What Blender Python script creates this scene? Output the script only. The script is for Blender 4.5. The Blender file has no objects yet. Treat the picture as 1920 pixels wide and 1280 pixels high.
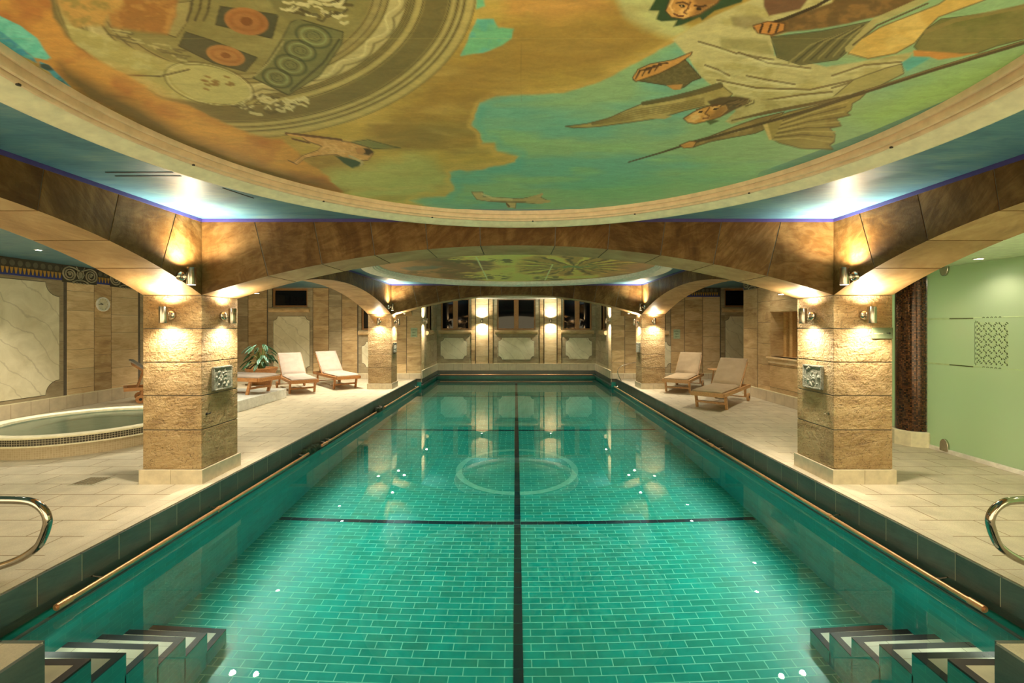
import bpy, bmesh, math, random
import numpy as np
from mathutils import Vector, Matrix
random.seed(7)
PI = math.pi
scene = bpy.context.scene
COL = scene.collection

# ------------------------------------------------------------------ helpers
class MB:
    """collects geometry; build() links it as ONE mesh object"""
    def __init__(s):
        s.v, s.f, s.m = [], [], []
    def add(s, vs, fs, mi=0):
        o = len(s.v)
        s.v += [tuple(p) for p in vs]
        s.f += [tuple(i + o for i in f) for f in fs]
        s.m += [mi] * len(fs)
    def box(s, x0, x1, y0, y1, z0, z1, mi=0):
        x0, x1 = min(x0, x1), max(x0, x1); y0, y1 = min(y0, y1), max(y0, y1); z0, z1 = min(z0, z1), max(z0, z1)
        vs = [(x0,y0,z0),(x1,y0,z0),(x1,y1,z0),(x0,y1,z0),(x0,y0,z1),(x1,y0,z1),(x1,y1,z1),(x0,y1,z1)]
        s.add(vs, [(0,3,2,1),(4,5,6,7),(0,1,5,4),(1,2,6,5),(2,3,7,6),(3,0,4,7)], mi)
    def obox(s, c, ax, ay, az, mi=0):
        """oriented box: centre and three half-axis vectors"""
        c, ax, ay, az = Vector(c), Vector(ax), Vector(ay), Vector(az)
        vs = [c+ax*i+ay*j+az*k for k in (-1,1) for i, j in ((-1,-1),(1,-1),(1,1),(-1,1))]
        s.add(vs, [(0,3,2,1),(4,5,6,7),(0,1,5,4),(1,2,6,5),(2,3,7,6),(3,0,4,7)], mi)
    def prism(s, poly, fn, t0, t1, mi=0):
        """poly (a,b) swept between t0 and t1; fn(a,b,t)->xyz"""
        n = len(poly)
        vs = [fn(a,b,t0) for a,b in poly] + [fn(a,b,t1) for a,b in poly]
        fs = [tuple(range(n-1,-1,-1)), tuple(range(n,2*n))] + [(i,(i+1)%n,n+(i+1)%n,n+i) for i in range(n)]
        s.add(vs, fs, mi)
    def lathe(s, prof, c=(0,0,0), n=48, mi=0, closed=False):
        """prof [(r,z)] turned about the vertical through c"""
        vs, fs = [], []
        k = len(prof)
        for i in range(n):
            a = 2*PI*i/n
            vs += [(c[0]+r*math.cos(a), c[1]+r*math.sin(a), c[2]+z) for r, z in prof]
        for i in range(n):
            j = (i+1) % n
            for q in range(k if closed else k-1):
                q2 = (q+1) % k
                fs.append((i*k+q, j*k+q, j*k+q2, i*k+q2))
        s.add(vs, fs, mi)
    def tube(s, path, r, n=10, mi=0, cap=True):
        P = [Vector(p) for p in path]
        rs = r if isinstance(r, (list, tuple)) else [r]*len(P)
        vs, fs = [], []
        up = None
        for i, p in enumerate(P):
            t = (P[min(i+1,len(P)-1)] - P[max(i-1,0)]).normalized()
            if up is None:
                up = Vector((0,0,1)) if abs(t.z) < .9 else Vector((1,0,0))
            a = t.cross(up)
            if a.length < 1e-6: a = t.cross(Vector((1,0,0)))
            a.normalize(); b = a.cross(t).normalized(); up = b
            for q in range(n):
                w = 2*PI*q/n
                vs.append(p + a*math.cos(w)*rs[i] + b*math.sin(w)*rs[i])
        for i in range(len(P)-1):
            for q in range(n):
                q2 = (q+1) % n
                fs.append((i*n+q, i*n+q2, (i+1)*n+q2, (i+1)*n+q))
        if cap:
            fs.append(tuple(range(n-1,-1,-1))); fs.append(tuple((len(P)-1)*n+q for q in range(n)))
        s.add(vs, fs, mi)
    def build(s, name, mats, parent=None, smooth=False, loc=None, bevel=0):
        me = bpy.data.meshes.new(name)
        me.from_pydata(s.v, [], s.f)
        mats = mats if isinstance(mats, (list, tuple)) else [mats]
        for m in mats: me.materials.append(m)
        me.polygons.foreach_set('material_index', s.m)
        me.update()
        bm = bmesh.new(); bm.from_mesh(me)
        bmesh.ops.recalc_face_normals(bm, faces=bm.faces)
        bm.to_mesh(me); bm.free()
        if smooth:
            me.polygons.foreach_set('use_smooth', [True]*len(me.polygons))
            me.set_sharp_from_angle(angle=math.radians(40))
        o = bpy.data.objects.new(name, me)
        COL.objects.link(o)
        if parent: o.parent = parent
        if loc: o.location = loc
        if bevel:
            b = o.modifiers.new('edge', 'BEVEL'); b.width = bevel; b.segments = 2; b.limit_method = 'ANGLE'; b.angle_limit = math.radians(50)
        return o

def tag(o, label, cat, group=None, kind=None):
    o['label'] = label; o['category'] = cat
    if group: o['group'] = group
    if kind: o['kind'] = kind
    return o
def thing(name, label, cat, loc=(0,0,0), rotz=0, group=None, kind=None):
    o = bpy.data.objects.new(name, None); COL.objects.link(o)
    o.empty_display_size = .1
    o.location = loc; o.rotation_euler = (0,0,rotz)
    return tag(o, label, cat, group, kind)
def kids(o): return [c for c in bpy.data.objects if c.parent is o]
def copy_tree(o, parent=None):
    c = o.copy(); COL.objects.link(c)
    if parent: c.parent = parent
    for ch in kids(o): copy_tree(ch, c)
    return c

# ------------------------------------------------------------------ materials
def s2l(c):
    f = lambda x: x/12.92 if x <= .04045 else ((x+.055)/1.055)**2.4
    return tuple(f(x/255.) for x in c)
class NT:
    def __init__(s, name):
        s.mat = bpy.data.materials.new(name); s.mat.use_nodes = True
        s.t = s.mat.node_tree; s.b = s.t.nodes['Principled BSDF']
    def n(s, typ, **kw):
        nd = s.t.nodes.new(typ)
        for k, val in kw.items():
            if k[0] == '_': setattr(nd, k[1:], val)
            else: s.set(nd.inputs[k.replace('__', ' ')], val)
        return nd
    def set(s, sock, val):
        if isinstance(val, bpy.types.NodeSocket): s.t.links.new(val, sock)
        elif isinstance(val, (tuple, list)) and sock.type == 'RGBA' and len(val) == 3: sock.default_value = (*val, 1)
        else: sock.default_value = val
    def math(s, op, a, b=0.0, c=0.0):
        nd = s.t.nodes.new('ShaderNodeMath'); nd.operation = op
        s.set(nd.inputs[0], a); s.set(nd.inputs[1], b); s.set(nd.inputs[2], c)
        return nd.outputs[0]
    def vmath(s, op, a, b):
        nd = s.t.nodes.new('ShaderNodeVectorMath'); nd.operation = op
        s.set(nd.inputs[0], a); s.set(nd.inputs[1], b)
        return nd.outputs[0]
    def mix(s, fac, a, b, mode='MIX'):
        nd = s.t.nodes.new('ShaderNodeMix'); nd.data_type = 'RGBA'; nd.blend_type = mode
        s.set(nd.inputs[0], fac); s.set(nd.inputs[6], a); s.set(nd.inputs[7], b)
        return nd.outputs[2]
    def noise(s, vec, scale, detail=4, rough=.55, dist=0):
        nd = s.n('ShaderNodeTexNoise', Vector=vec, Scale=scale, Detail=detail, Roughness=rough, Distortion=dist)
        return nd.outputs['Fac']
    def ramp(s, fac, stops):
        nd = s.t.nodes.new('ShaderNodeValToRGB'); s.set(nd.inputs[0], fac)
        e = nd.color_ramp.elements
        while len(e) < len(stops): e.new(.5)
        for el, (p, c) in zip(e, stops): el.position = p; el.color = (*c, 1)
        return nd.outputs[0]
    def pos(s): return s.n('ShaderNodeTexCoord').outputs['Object']
    def island(s): return s.n('ShaderNodeNewGeometry').outputs['Random Per Island']
    def bump(s, h, strength=.3, dist=.01):
        nd = s.n('ShaderNodeBump', Height=h, Strength=strength, Distance=dist)
        s.set(s.b.inputs['Normal'], nd.outputs[0])
    def out(s, **kw):
        for k, val in kw.items(): s.set(s.b.inputs[k.replace('__', ' ')], val)
        return s.mat

def plain(name, col, rough=.5, metal=0, **kw):
    t = NT(name); p = t.pos()
    f = t.noise(p, 14, 3)
    c = t.ramp(f, [(.3, tuple(x*.86 for x in col)), (.7, tuple(min(1, x*1.1) for x in col))])
    return t.out(Base__Color=c, Roughness=rough, Metallic=metal, **kw)

def stone(name, ca, cb, cc, jitter=.22, bumpy=.25, rough=.6, stretch=(1,1,2.2), pit=0, spec=.5):
    """faux sandstone: every block (mesh island) gets its own grain and tint"""
    t = NT(name); p = t.pos(); r = t.island()
    off = t.n('ShaderNodeCombineXYZ', X=t.math('MULTIPLY', r, 37.), Y=t.math('MULTIPLY', r, 91.), Z=t.math('MULTIPLY', r, 53.)).outputs[0]
    q = t.vmath('ADD', t.vmath('MULTIPLY', p, stretch), off)
    rot = t.n('ShaderNodeVectorRotate', Vector=q, Axis=(0.5,.6,.2), Angle=t.math('MULTIPLY_ADD', r, 1.1, -.35)).outputs[0]
    f1 = t.noise(rot, 1.3, 5, .6, 1.6)
    f2 = t.noise(t.vmath('MULTIPLY', rot, (1,1,5)), 3.2, 5, .6, 1.2)
    f = t.math('ADD', t.math('MULTIPLY', f1, .6), t.math('MULTIPLY', f2, .4))
    c = t.ramp(f, [(.34, ca), (.48, cb), (.64, cc)])
    j = t.math('MULTIPLY_ADD', r, jitter*2, 1-jitter)
    jc = t.n('ShaderNodeCombineXYZ', X=j, Y=j, Z=j).outputs[0]
    c = t.mix(1., c, jc, 'MULTIPLY')
    fine = t.noise(p, 45, 6, .65)
    h = t.math('ADD', fine, t.math('MULTIPLY', f2, .8))
    if pit:
        big = t.noise(p, 16, 5, .6, .8)
        h = t.math('ADD', h, t.math('MULTIPLY', big, pit))
        sp = t.noise(p, 70, 3, .7)
        c = t.mix(t.math('MULTIPLY', t.math('GREATER_THAN', .42, sp), t.math('MULTIPLY', t.math('GREATER_THAN', .50, big), .7)), c, tuple(x*.55 for x in ca))
    t.bump(h, bumpy, .02)
    return t.out(Base__Color=c, Roughness=rough, Specular__IOR__Level=spec)

def bricks(name, c1, c2, mortar, w, h, axes, ms=.0045, rough=.25, off=.5, bias=0., bumps=.25, extra=None, soft=.1):
    """rectangular tiles of w x h metres; axes picks the two coordinates that carry them"""
    t = NT(name); p = t.pos()
    sx = t.n('ShaderNodeSeparateXYZ', Vector=p).outputs
    v = t.n('ShaderNodeCombineXYZ', X=sx[axes[0]], Y=sx[axes[1]], Z=0.).outputs[0]
    b = t.n('ShaderNodeTexBrick', _offset=off, _squash=1., Vector=v, Color1=c1, Color2=c2, Mortar=mortar, Scale=1., Mortar__Size=ms, Mortar__Smooth=soft, Bias=bias, Brick__Width=w, Row__Height=h)
    f = t.noise(p, 5, 4, .6)
    c = t.mix(.35, b.outputs[0], t.mix(1., b.outputs[0], t.ramp(f, [(.3,(.6,.6,.6)),(.7,(1.35,1.35,1.35))]), 'MULTIPLY'))
    if extra:
        g = t.noise(p, extra[0], 5, .7)
        c = t.mix(extra[1], c, t.mix(1., c, t.ramp(g, [(.35,(.55,.55,.55)),(.65,(1.3,1.3,1.3))]), 'MULTIPLY'))
    hgt = t.math('SUBTRACT', 1., b.outputs[1])
    t.bump(hgt, bumps, .004)
    return t.out(Base__Color=c, Roughness=rough)

def emit(name, col, strength):
    t = NT(name)
    return t.out(Base__Color=col, Emission__Color=col, Emission__Strength=strength)

M = {}
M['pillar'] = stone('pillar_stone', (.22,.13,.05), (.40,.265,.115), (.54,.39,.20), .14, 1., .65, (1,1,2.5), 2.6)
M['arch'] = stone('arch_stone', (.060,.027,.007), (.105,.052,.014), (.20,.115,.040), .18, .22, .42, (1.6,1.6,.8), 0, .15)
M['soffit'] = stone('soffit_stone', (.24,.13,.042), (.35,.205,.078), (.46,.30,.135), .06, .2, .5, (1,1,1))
M['wall'] = stone('wall_stone', (.32,.20,.095), (.50,.345,.17), (.64,.48,.27), .20, .2, .55, (1,1,2.5))
M['wall_pale'] = stone('pale_stone', (.52,.36,.18), (.68,.50,.28), (.80,.64,.40), .12, .2, .55, (1,1,2.5))
M['wall_grey'] = stone('grey_stone', (.26,.205,.12), (.36,.29,.18), (.47,.39,.25), .15, .2, .6, (1,1,2))
M['grout'] = plain('dark_joint', (.13,.11,.085), .9)
def _marble():
    t = NT('cream_marble'); p = t.pos()
    d = t.noise(p, 2.2, 6, .6, 1.2)
    w = t.n('ShaderNodeTexWave', _wave_type='BANDS', _bands_direction='DIAGONAL', Vector=p, Scale=1.5, Distortion=6., Detail=5., Detail__Scale=.9).outputs['Fac']
    vein = t.ramp(w, [(.0,(.0,.0,.0)),(.022,(1,1,1))])
    base = t.ramp(d, [(.3,(.64,.59,.41)),(.7,(.84,.79,.60))])
    c = t.mix(t.math('MULTIPLY', t.math('SUBTRACT', 1., vein), .4), base, (.36,.31,.2))
    return t.out(Base__Color=c, Roughness=.4)
M['marble'] = _marble()
M['deck'] = bricks('deck_tile', (.56,.505,.38), (.51,.46,.345), (.24,.17,.09), .58, .29, (0,1), .0055, .5, .5, 0, .3, (120,.35))
M['coping'] = bricks('coping_tile', (.58,.525,.41), (.54,.485,.37), (.40,.32,.22), .29, .60, (0,1), .004, .45, .0, 0, .3, (120,.3))
M['skirt_x'] = bricks('skirting_tile', (.60,.52,.38), (.57,.49,.355), (.30,.22,.13), .33, 1.0, (0,2), .004, .35, .0)
M['skirt_y'] = bricks('skirting_tile_side', (.60,.52,.38), (.57,.49,.355), (.30,.22,.13), .33, 1.0, (1,2), .004, .35, .0)
M['slate'] = stone('slate_tile', (.045,.062,.060), (.065,.085,.080), (.09,.11,.10), .15, .1, .3)
M['slate_joint'] = plain('pale_joint', (.42,.40,.30), .8)
TEAL1, TEAL2, TG = (.002,.30,.235), (.012,.235,.155), (.17,.58,.43)
M['pool_floor'] = bricks('pool_floor_tile', TEAL1, TEAL2, TG, .215, .078, (0,1), .0042, .3, .5, -.35, .1)
M['pool_side'] = bricks('pool_side_tile', (.004,.22,.19), (.012,.17,.13), (.03,.27,.21), .215, .078, (1,2), .003, .3, .5, -.3, .1)
M['pool_end'] = bricks('pool_end_tile', (.004,.22,.19), (.012,.17,.13), (.03,.27,.21), .215, .078, (0,2), .003, .3, .5, -.3, .1)
M['lane'] = plain('navy_tile', (.004,.018,.026), .3)
M['pale_teal'] = plain('pale_teal_tile', (.13,.47,.34), .3)
M['tread'] = bricks('step_tile', (.66,.62,.46), (.60,.56,.42), (.4,.34,.22), .29, .29, (0,1), .003, .4, .0)
M['nosing'] = plain('black_nosing', (.012,.012,.012), .6)
M['chrome'] = plain('brushed_steel', (.50,.45,.38), .22, 1.)
M['polished'] = plain('polished_steel', (.42,.38,.33), .1, 1.)
M['copper'] = plain('copper_tube', (.72,.40,.21), .35, .55)
M['lens'] = emit('warm_lamp_lens', (1,.86,.62), 22.)
M['spot'] = emit('downlight_lens', (1,.92,.75), 60.)
M['cream'] = plain('cream_plaster', (.78,.73,.52), .45)
M['cream_pink'] = plain('rose_cream_plaster', (.68,.51,.33), .45)
M['purple'] = plain('violet_border', (.055,.04,.19), .4)
M['black'] = plain('black_rubber', (.012,.012,.012), .5)
M['white'] = plain('white_enamel', (.82,.80,.74), .3)
M['face'] = plain('ivory_face', (.75,.70,.52), .4)
M['moss'] = plain('dark_green_inlet', (.012,.03,.012), .6)
M['pewter'] = NT('pewter_relief')
def _pewter():
    t = M['pewter']; p = t.pos()
    a = t.noise(p, 30, 5, .6, 2.5)
    t.bump(a, .8, .02)
    c = t.ramp(a, [(.3,(.15,.15,.12)),(.7,(.36,.36,.29))])
    return t.out(Base__Color=c, Roughness=.55, Metallic=.2)
M['pewter'] = _pewter()
def _ceil():
    t = NT('blue_painted_ceiling'); p = t.pos()
    f = t.noise(t.vmath('MULTIPLY', p, (1,2.5,1)), 2.0, 6, .65, 1.0)
    g = t.noise(t.vmath('MULTIPLY', p, (2,14,1)), 4.0, 4, .6)
    c = t.ramp(t.math('ADD', t.math('MULTIPLY', f, .65), t.math('MULTIPLY', g, .35)), [(.36,(.05,.17,.27)),(.5,(.09,.25,.34)),(.64,(.17,.33,.34))])
    return t.out(Base__Color=c, Roughness=.34)
M['ceil'] = _ceil()
def _wood(name, a, b):
    t = NT(name); p = t.pos()
    g = t.noise(t.vmath('MULTIPLY', p, (18,3,18)), 2.5, 5, .6, .6)
    c = t.ramp(g, [(.3,a),(.7,b)])
    t.bump(g, .1, .004)
    return t.out(Base__Color=c, Roughness=.42)
M['teak'] = _wood('teak_wood', (.30,.115,.035), (.52,.25,.09))
M['teak_pale'] = _wood('pale_teak_wood', (.40,.21,.085), (.60,.36,.16))
M['sash'] = _wood('window_oak', (.30,.135,.04), (.46,.23,.08))
M['pine'] = _wood('sauna_pine', (.52,.29,.10), (.74,.47,.20))
M['pine_dark'] = _wood('sauna_dark_pine', (.10,.045,.015), (.18,.085,.03))
def _fabric(name, a, b):
    t = NT(name); p = t.pos()
    g = t.noise(p, 160, 3, .7)
    c = t.ramp(t.noise(p, 6, 3), [(.3,a),(.7,b)])
    t.bump(g, .15, .003)
    return t.out(Base__Color=c, Roughness=.85)
M['cushion'] = _fabric('ivory_canvas', (.35,.29,.25), (.41,.345,.30))
M['cushion_tan'] = _fabric('sand_canvas', (.31,.23,.14), (.37,.28,.175))
def _glassdark():
    t = NT('night_window_glass')
    return t.out(Base__Color=(.006,.007,.010), Roughness=.03, IOR=1.5, Specular__IOR__Level=.28)
M['pane'] = _glassdark()
def _mosaic(name, a, b, mort, sz, metal=.0, rough=.2):
    t = NT(name); u = t.n('ShaderNodeUVMap').outputs[0]
    br = t.n('ShaderNodeTexBrick', _offset=0., Vector=u, Color1=a, Color2=b, Mortar=mort, Scale=1., Mortar__Size=.0022, Mortar__Smooth=.1, Bias=0., Brick__Width=sz, Row__Height=sz)
    hgt = t.math('SUBTRACT', 1., br.outputs[1]); t.bump(hgt, .4, .003)
    return t.out(Base__Color=br.outputs[0], Roughness=rough, Metallic=metal)
M['brown_mosaic'] = _mosaic('brown_glass_mosaic', (.018,.008,.003), (.17,.065,.02), (.006,.004,.002), .021, .3, .15)
M['dark_mosaic'] = _mosaic('charcoal_mosaic', (.03,.026,.018), (.07,.06,.04), (.42,.38,.27), .028)
M['beige_mosaic'] = _mosaic('beige_mosaic', (.46,.38,.25), (.40,.32,.20), (.52,.44,.30), .026, 0, .4)
def _water(name, tint, bump, rough=.0):
    t = NT(name); p = t.pos()
    a = t.noise(t.vmath('MULTIPLY', p, (1,1,1)), 1.6, 2, .5)
    b = t.noise(p, 7., 2, .5)
    t.bump(t.math('ADD', a, t.math('MULTIPLY', b, .18)), bump, .02)
    return t.out(Base__Color=tint, Roughness=rough, IOR=1.333, Transmission__Weight=1.)
M['water'] = _water('pool_water', (.93,1.,.985), .014)
M['spa_water'] = _water('spa_water', (.72,.86,.76), .5, .18)
M['basin'] = plain('pale_basin', (.40,.50,.40), .5)
def _frost():
    t = NT('frosted_green_glass'); nt = t.t
    tr = t.n('ShaderNodeBsdfTranslucent', Color=(.70,.77,.58)).outputs[0]
    di = t.n('ShaderNodeBsdfDiffuse', Color=(.50,.57,.42)).outputs[0]
    gl = t.n('ShaderNodeBsdfGlossy', Color=(1,1,1), Roughness=.12).outputs[0]
    m1 = t.n('ShaderNodeMixShader'); m1.inputs[0].default_value = .45
    nt.links.new(tr, m1.inputs[1]); nt.links.new(di, m1.inputs[2])
    m2 = t.n('ShaderNodeMixShader'); fr = t.n('ShaderNodeFresnel', IOR=1.45)
    nt.links.new(fr.outputs[0], m2.inputs[0]); nt.links.new(m1.outputs[0], m2.inputs[1]); nt.links.new(gl, m2.inputs[2])
    nt.links.new(m2.outputs[0], nt.nodes['Material Output'].inputs[0])
    return t.mat
M['frost'] = _frost()
M['etch_dark'] = plain('clear_etching', (.07,.085,.03), .2)
M['etch_light'] = plain('pale_etching', (.62,.72,.42), .3)
M['leaf'] = plain('leaf_green', (.03,.10,.04), .55)
M['leaf_pale'] = plain('leaf_bluish', (.16,.34,.27), .3)
M['stem'] = plain('stem_green', (.16,.22,.05), .5)
M['sign'] = plain('pale_green_sign', (.36,.46,.30), .4)
M['sign_dark'] = plain('olive_sign', (.10,.125,.07), .4)
M['cream_tile'] = plain('cream_tile', (.60,.52,.38), .35)
M['sign_ink'] = plain('dark_green_ink', (.03,.10,.06), .5)
M['orange'] = plain('ochre_paint', (.50,.28,.06), .5)
M['blue'] = plain('ultramarine_paint', (.03,.05,.26), .5)
M['frieze'] = plain('charcoal_paint', (.055,.05,.035), .5)
M['frieze_pale'] = plain('stone_grey_paint', (.33,.30,.20), .5)
M['frieze_mid'] = plain('dull_grey_paint', (.13,.12,.08), .5)
M['platform'] = plain('white_platform_tile', (.62,.64,.60), .4)
M['steam'] = plain('steam_room_tile', (.62,.78,.52), .5)
POOL_W, STEAM_W, WORLD, EXPO = 80., 84., 2.2, .95
# ------------------------------------------------------------------ the setting
IX, OX = 3.23, 3.83            # inner and outer faces of the pillar rows
ROWS = [(-.73, -.13), (4.65, 5.25), (11.74, 12.30)]
SPR, CROWN, CEIL = 1.927, 2.435, 2.707
WZ, PF = -.27, -1.72           # water level, pool floor
PX = 3.0                       # pool half width
YB, YE = 16.85, 14.10          # back wall of the alcove, end wall of the side aisles
AX = 2.95                      # half width of the alcove
LW = -8.85                     # left wall
RX = 5.47                      # steam room and sauna front on the right
AC = 2.82                      # ceiling of the aisles

def struct(o, label, cat): return tag(o, label, cat, kind='structure')

# --- deck
mb = MB()
for sx in (-1, 1):
    mb.box(sx*3.32, sx*9.0, -1.0, YE+.05, -.16, 0)
mb.box(-3.32, 3.32, -1.0, 1.3, -.16, 0)
for sx in (-1, 1): mb.box(sx*2.62, sx*3.32, 1.3, 2.10, -.16, 0)
for sx in (-1, 1):
    mb.box(sx*3.115, sx*3.32, 2.30, YE+.05, -.16, .001, 1)
    mb.box(sx*2.42, sx*3.32, 2.10, 2.31, -.16, .001, 1); mb.box(sx*2.42, sx*2.62, 1.3, 2.10, -.16, .001, 1)
struct(mb.build('floor', [M['deck'], M['coping']]), 'pale sandstone tiled deck around the green pool', 'floor')

# --- slate tile edge of the pool and the overflow gutter behind it
mb = MB(); mj = MB()
for sx in (-1, 1):
    y = 2.31
    mb.box(sx*3.0815, sx*3.105, 2.31, 14.12, -.190, -.003, 1)
    while y < 14.1:
        mb.box(sx*3.08, sx*3.10, y+.0035, min(y+.2965, 14.1), -.192, .002)
        y += .30
    for k in range(3): mb.box(sx*(2.42+.22*k+.004), sx*(2.42+.22*k+.216), 2.30, 2.322, -.17, .002)
    y = 1.3
    while y < 2.3:
        mb.box(sx*2.398, sx*2.42, y+.003, min(y+.247, 2.32), -.30, .002); y += .25
struct(mb.build('trim_1', [M['slate'], M['slate_joint']]), 'dark slate tile band facing the pool edge', 'trim')
mb = MB()
for sx in (-1, 1):
    mb.box(sx*3.10, sx*3.32, 2.31, 14.1, -.60, -.16)
for sx in (-1, 1): mb.box(sx*2.984, sx*3.004, 2.33, 14.1, -.262, -.250)
struct(mb.build('trim_2', M['slate']), 'dark overflow gutter under the pool edge', 'trim')

# --- pool basin
mb = MB()
mb.box(-3.2, 3.2, 1.2, YB+.2, PF-.1, PF, 0)
for sx in (-1, 1):
    mb.box(sx*PX, sx*(PX+.2), 1.2, 14.1, PF, -.258, 1)
    mb.box(sx*AX, sx*(AX+.3), 14.1, YB+.2, PF, -.10, 1)
mb.box(-3.2, 3.2, 1.1, 1.3, PF, -.16, 2)
mb.box(-3.2, 3.2, YB-.03, YB+.2, PF, -.10, 2)
struct(mb.build('pool_basin', [M['pool_floor'], M['pool_side'], M['pool_end']]), 'sunken swimming pool basin lined with teal brick tiles', 'pool')
mb = MB()
y = 2.4
while y < YB-.3:
    mb.box(-.039, .039, y+.003, y+.232, PF-.01, PF+.004); y += .235
for yy in (5.72, 9.80, 13.9):
    x = .045
    while x < 2.98:
        for sx in (-1, 1): mb.box(sx*x, sx*min(x+.21, 2.98), yy-.036, yy+.036, PF-.01, PF+.0045)
        x += .215
struct(mb.build('lane_marking', M['lane']), 'navy tile lane lines crossing the pool floor', 'lane marking')
mb = MB()
mb.lathe([(.90,-.02),(.90,.003),(1.0,.003),(1.0,-.02)], (0,7.5,PF), 72)
struct(mb.build('floor_ring', M['pale_teal']), 'pale tile ring set in the pool floor', 'pool floor ring')
SY = [2.55,2.78,3.03,3.28,3.51,3.74]; SXX = [2.40]*6; SZ = [-.258,-.52,-.775,-1.03,-1.28,-1.53]
mb = MB()
for sx in (-1, 1):
    for k in range(6):
        y0, y1, z = ([2.31]+SY)[k], SY[k], SZ[k]
        x0, x1 = SXX[k], 3.0
        mb.box(sx*x0, sx*x1, y0-.01, y1, PF, z-.012, 2)
        mb.box(sx*(x0+.05), sx*x1, y0, y1-.05, z-.012, z, 0)
        mb.box(sx*x0, sx*(x0+.05), y0, y1, z-.012, z+.001, 1)
        mb.box(sx*(x0+.05), sx*x1, y1-.05, y1, z-.012, z+.001, 1)
struct(mb.build('pool_steps', [M['tread'], M['nosing'], M['pool_side']]), 'pale steps with black nosings leading down into the pool', 'steps')
# water: one sheet
mb = MB(); NXW = 1
mb.add([(-PX+.001,1.301,WZ),(PX-.001,1.301,WZ),(PX-.001,14.1,WZ),(-PX+.001,14.1,WZ),(-AX,14.1,WZ),(AX,14.1,WZ),(AX,YB-.03,WZ),(-AX,YB-.03,WZ)], [(0,1,2,3),(4,5,6,7)])
wo = mb.build('pool_water', M['water'])
for p in wo.data.polygons:
    if p.normal.z < 0: p.flip()
struct(wo, 'still green swimming pool water mirroring the wall lamps', 'water')

# --- pillars
def pillar(cx, y0, y1):
    mb = MB(); x0, x1 = cx-.30, cx+.30
    mb.box(x0+.006, x1-.006, y0+.006, y1-.006, .1, SPR, 1)
    cs = [.145, .548, .897, 1.24, 1.584, SPR]
    for a, b in zip(cs[:-1], cs[1:]):
        mb.box(x0, x1, y0, y1, a+.0045, b-.0045, 0)
    return mb
def plinth(cx, y0, y1):
    mb = MB(); x0, x1 = cx-.325, cx+.325
    mb.box(x0+.004, x1-.004, y0-.021, y1+.021, 0, .14, 1)
    for k in range(2):
        xa, xb = x0+.325*k, x0+.325*(k+1)
        mb.box(xa+.002, xb-.002, y0-.025, y1+.025, 0, .145, 0)
    return mb
desc = {(1,-1):'left of the pool nearest the viewer', (1,1):'right of the pool nearest the viewer', (2,-1):'left of the pool, far row', (2,1):'right of the pool, far row', (0,-1):'behind the viewer left', (0,1):'behind the viewer right'}
for i, (y0, y1) in enumerate(ROWS):
    for sx in (-1, 1):
        cx = sx*(IX+OX)/2
        p = pillar(cx, y0, y1).build('stone_pillar', [M['pillar'], M['grout']], bevel=.004)
        struct(p, 'square sandstone pillar '+desc[(i,sx)], 'pillar')
        q = plinth(cx, y0, y1).build('plinth', [M['cream_tile'] if 'cream_tile' in M else M['skirt_x'], M['grout']], parent=p)

# --- arches of separate voussoirs
def arch(axis, s0, s1, t0, t1, marks, zs=SPR, crown=CROWN, ztop=CEIL, mats=None):
    mb = MB(); c = (s0+s1)/2; hs = (s1-s0)/2; rise = crown-zs
    R = (hs*hs+rise*rise)/(2*rise); zc = crown-R
    zb = lambda s: zc+math.sqrt(max(0, R*R-(s-c)**2))
    P = (lambda s, z, t: (s, t, z)) if axis == 'x' else (lambda s, z, t: (t, s, z))
    def seg(a, b, ta, tb, lift, mi_face, mi_soff, nsub=5, top=ztop):
        bot = [(a+(b-a)*k/nsub) for k in range(nsub+1)]
        pts = [(s, zb(s)+lift) for s in bot]
        def tp(s):
            z = zb(s); return min(max(s+(top-z)*(s-c)/(z-zc), s0), s1)
        pts += [(tp(b), top), (tp(a), top)]
        n = len(pts)
        vs = [P(s, z, ta) for s, z in pts]+[P(s, z, tb) for s, z in pts]
        mb.add(vs, [tuple(range(n)), tuple(range(2*n-1, n-1, -1))], mi_face)
        o = len(mb.v)-2*n
        for k in range(n):
            j = (k+1) % n
            mb.f.append((o+k, o+n+k, o+n+j, o+j)); mb.m.append(mi_soff if k < nsub else mi_face)
    seg(s0, s1, t0+.006, t1-.006, .006, 2, 2, 40)
    marks = [s0]+[c+m for m in marks]+[s1]
    for a, b in zip(marks[:-1], marks[1:]): seg(a+.005, b-.005, t0, t1, 0, 0, 1, 6)
    return mb
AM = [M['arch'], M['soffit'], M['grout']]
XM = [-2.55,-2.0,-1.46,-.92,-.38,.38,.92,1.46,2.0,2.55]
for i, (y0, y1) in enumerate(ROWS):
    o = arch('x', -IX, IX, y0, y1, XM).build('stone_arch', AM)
    struct(o, 'segmental sandstone arch spanning the pool '+['behind the viewer','between the near pillars','between the far pillars'][i], 'arch')
BAYS = [(-.13, 4.65), (5.25, 11.74)]
for i, (a, b) in enumerate(BAYS):
    h = (b-a)/2
    for sx in (-1, 1):
        n = 9; ms = [-h+2*h*k/n for k in range(1, n)]
        x0, x1 = sorted((sx*IX, sx*OX))
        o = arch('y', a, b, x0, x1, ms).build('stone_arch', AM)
        struct(o, 'sandstone arch along the %s side of the pool, %s' % ('left' if sx < 0 else 'right', ['in the bay nearest the viewer', 'in the second bay'][i]), 'arch')
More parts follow.
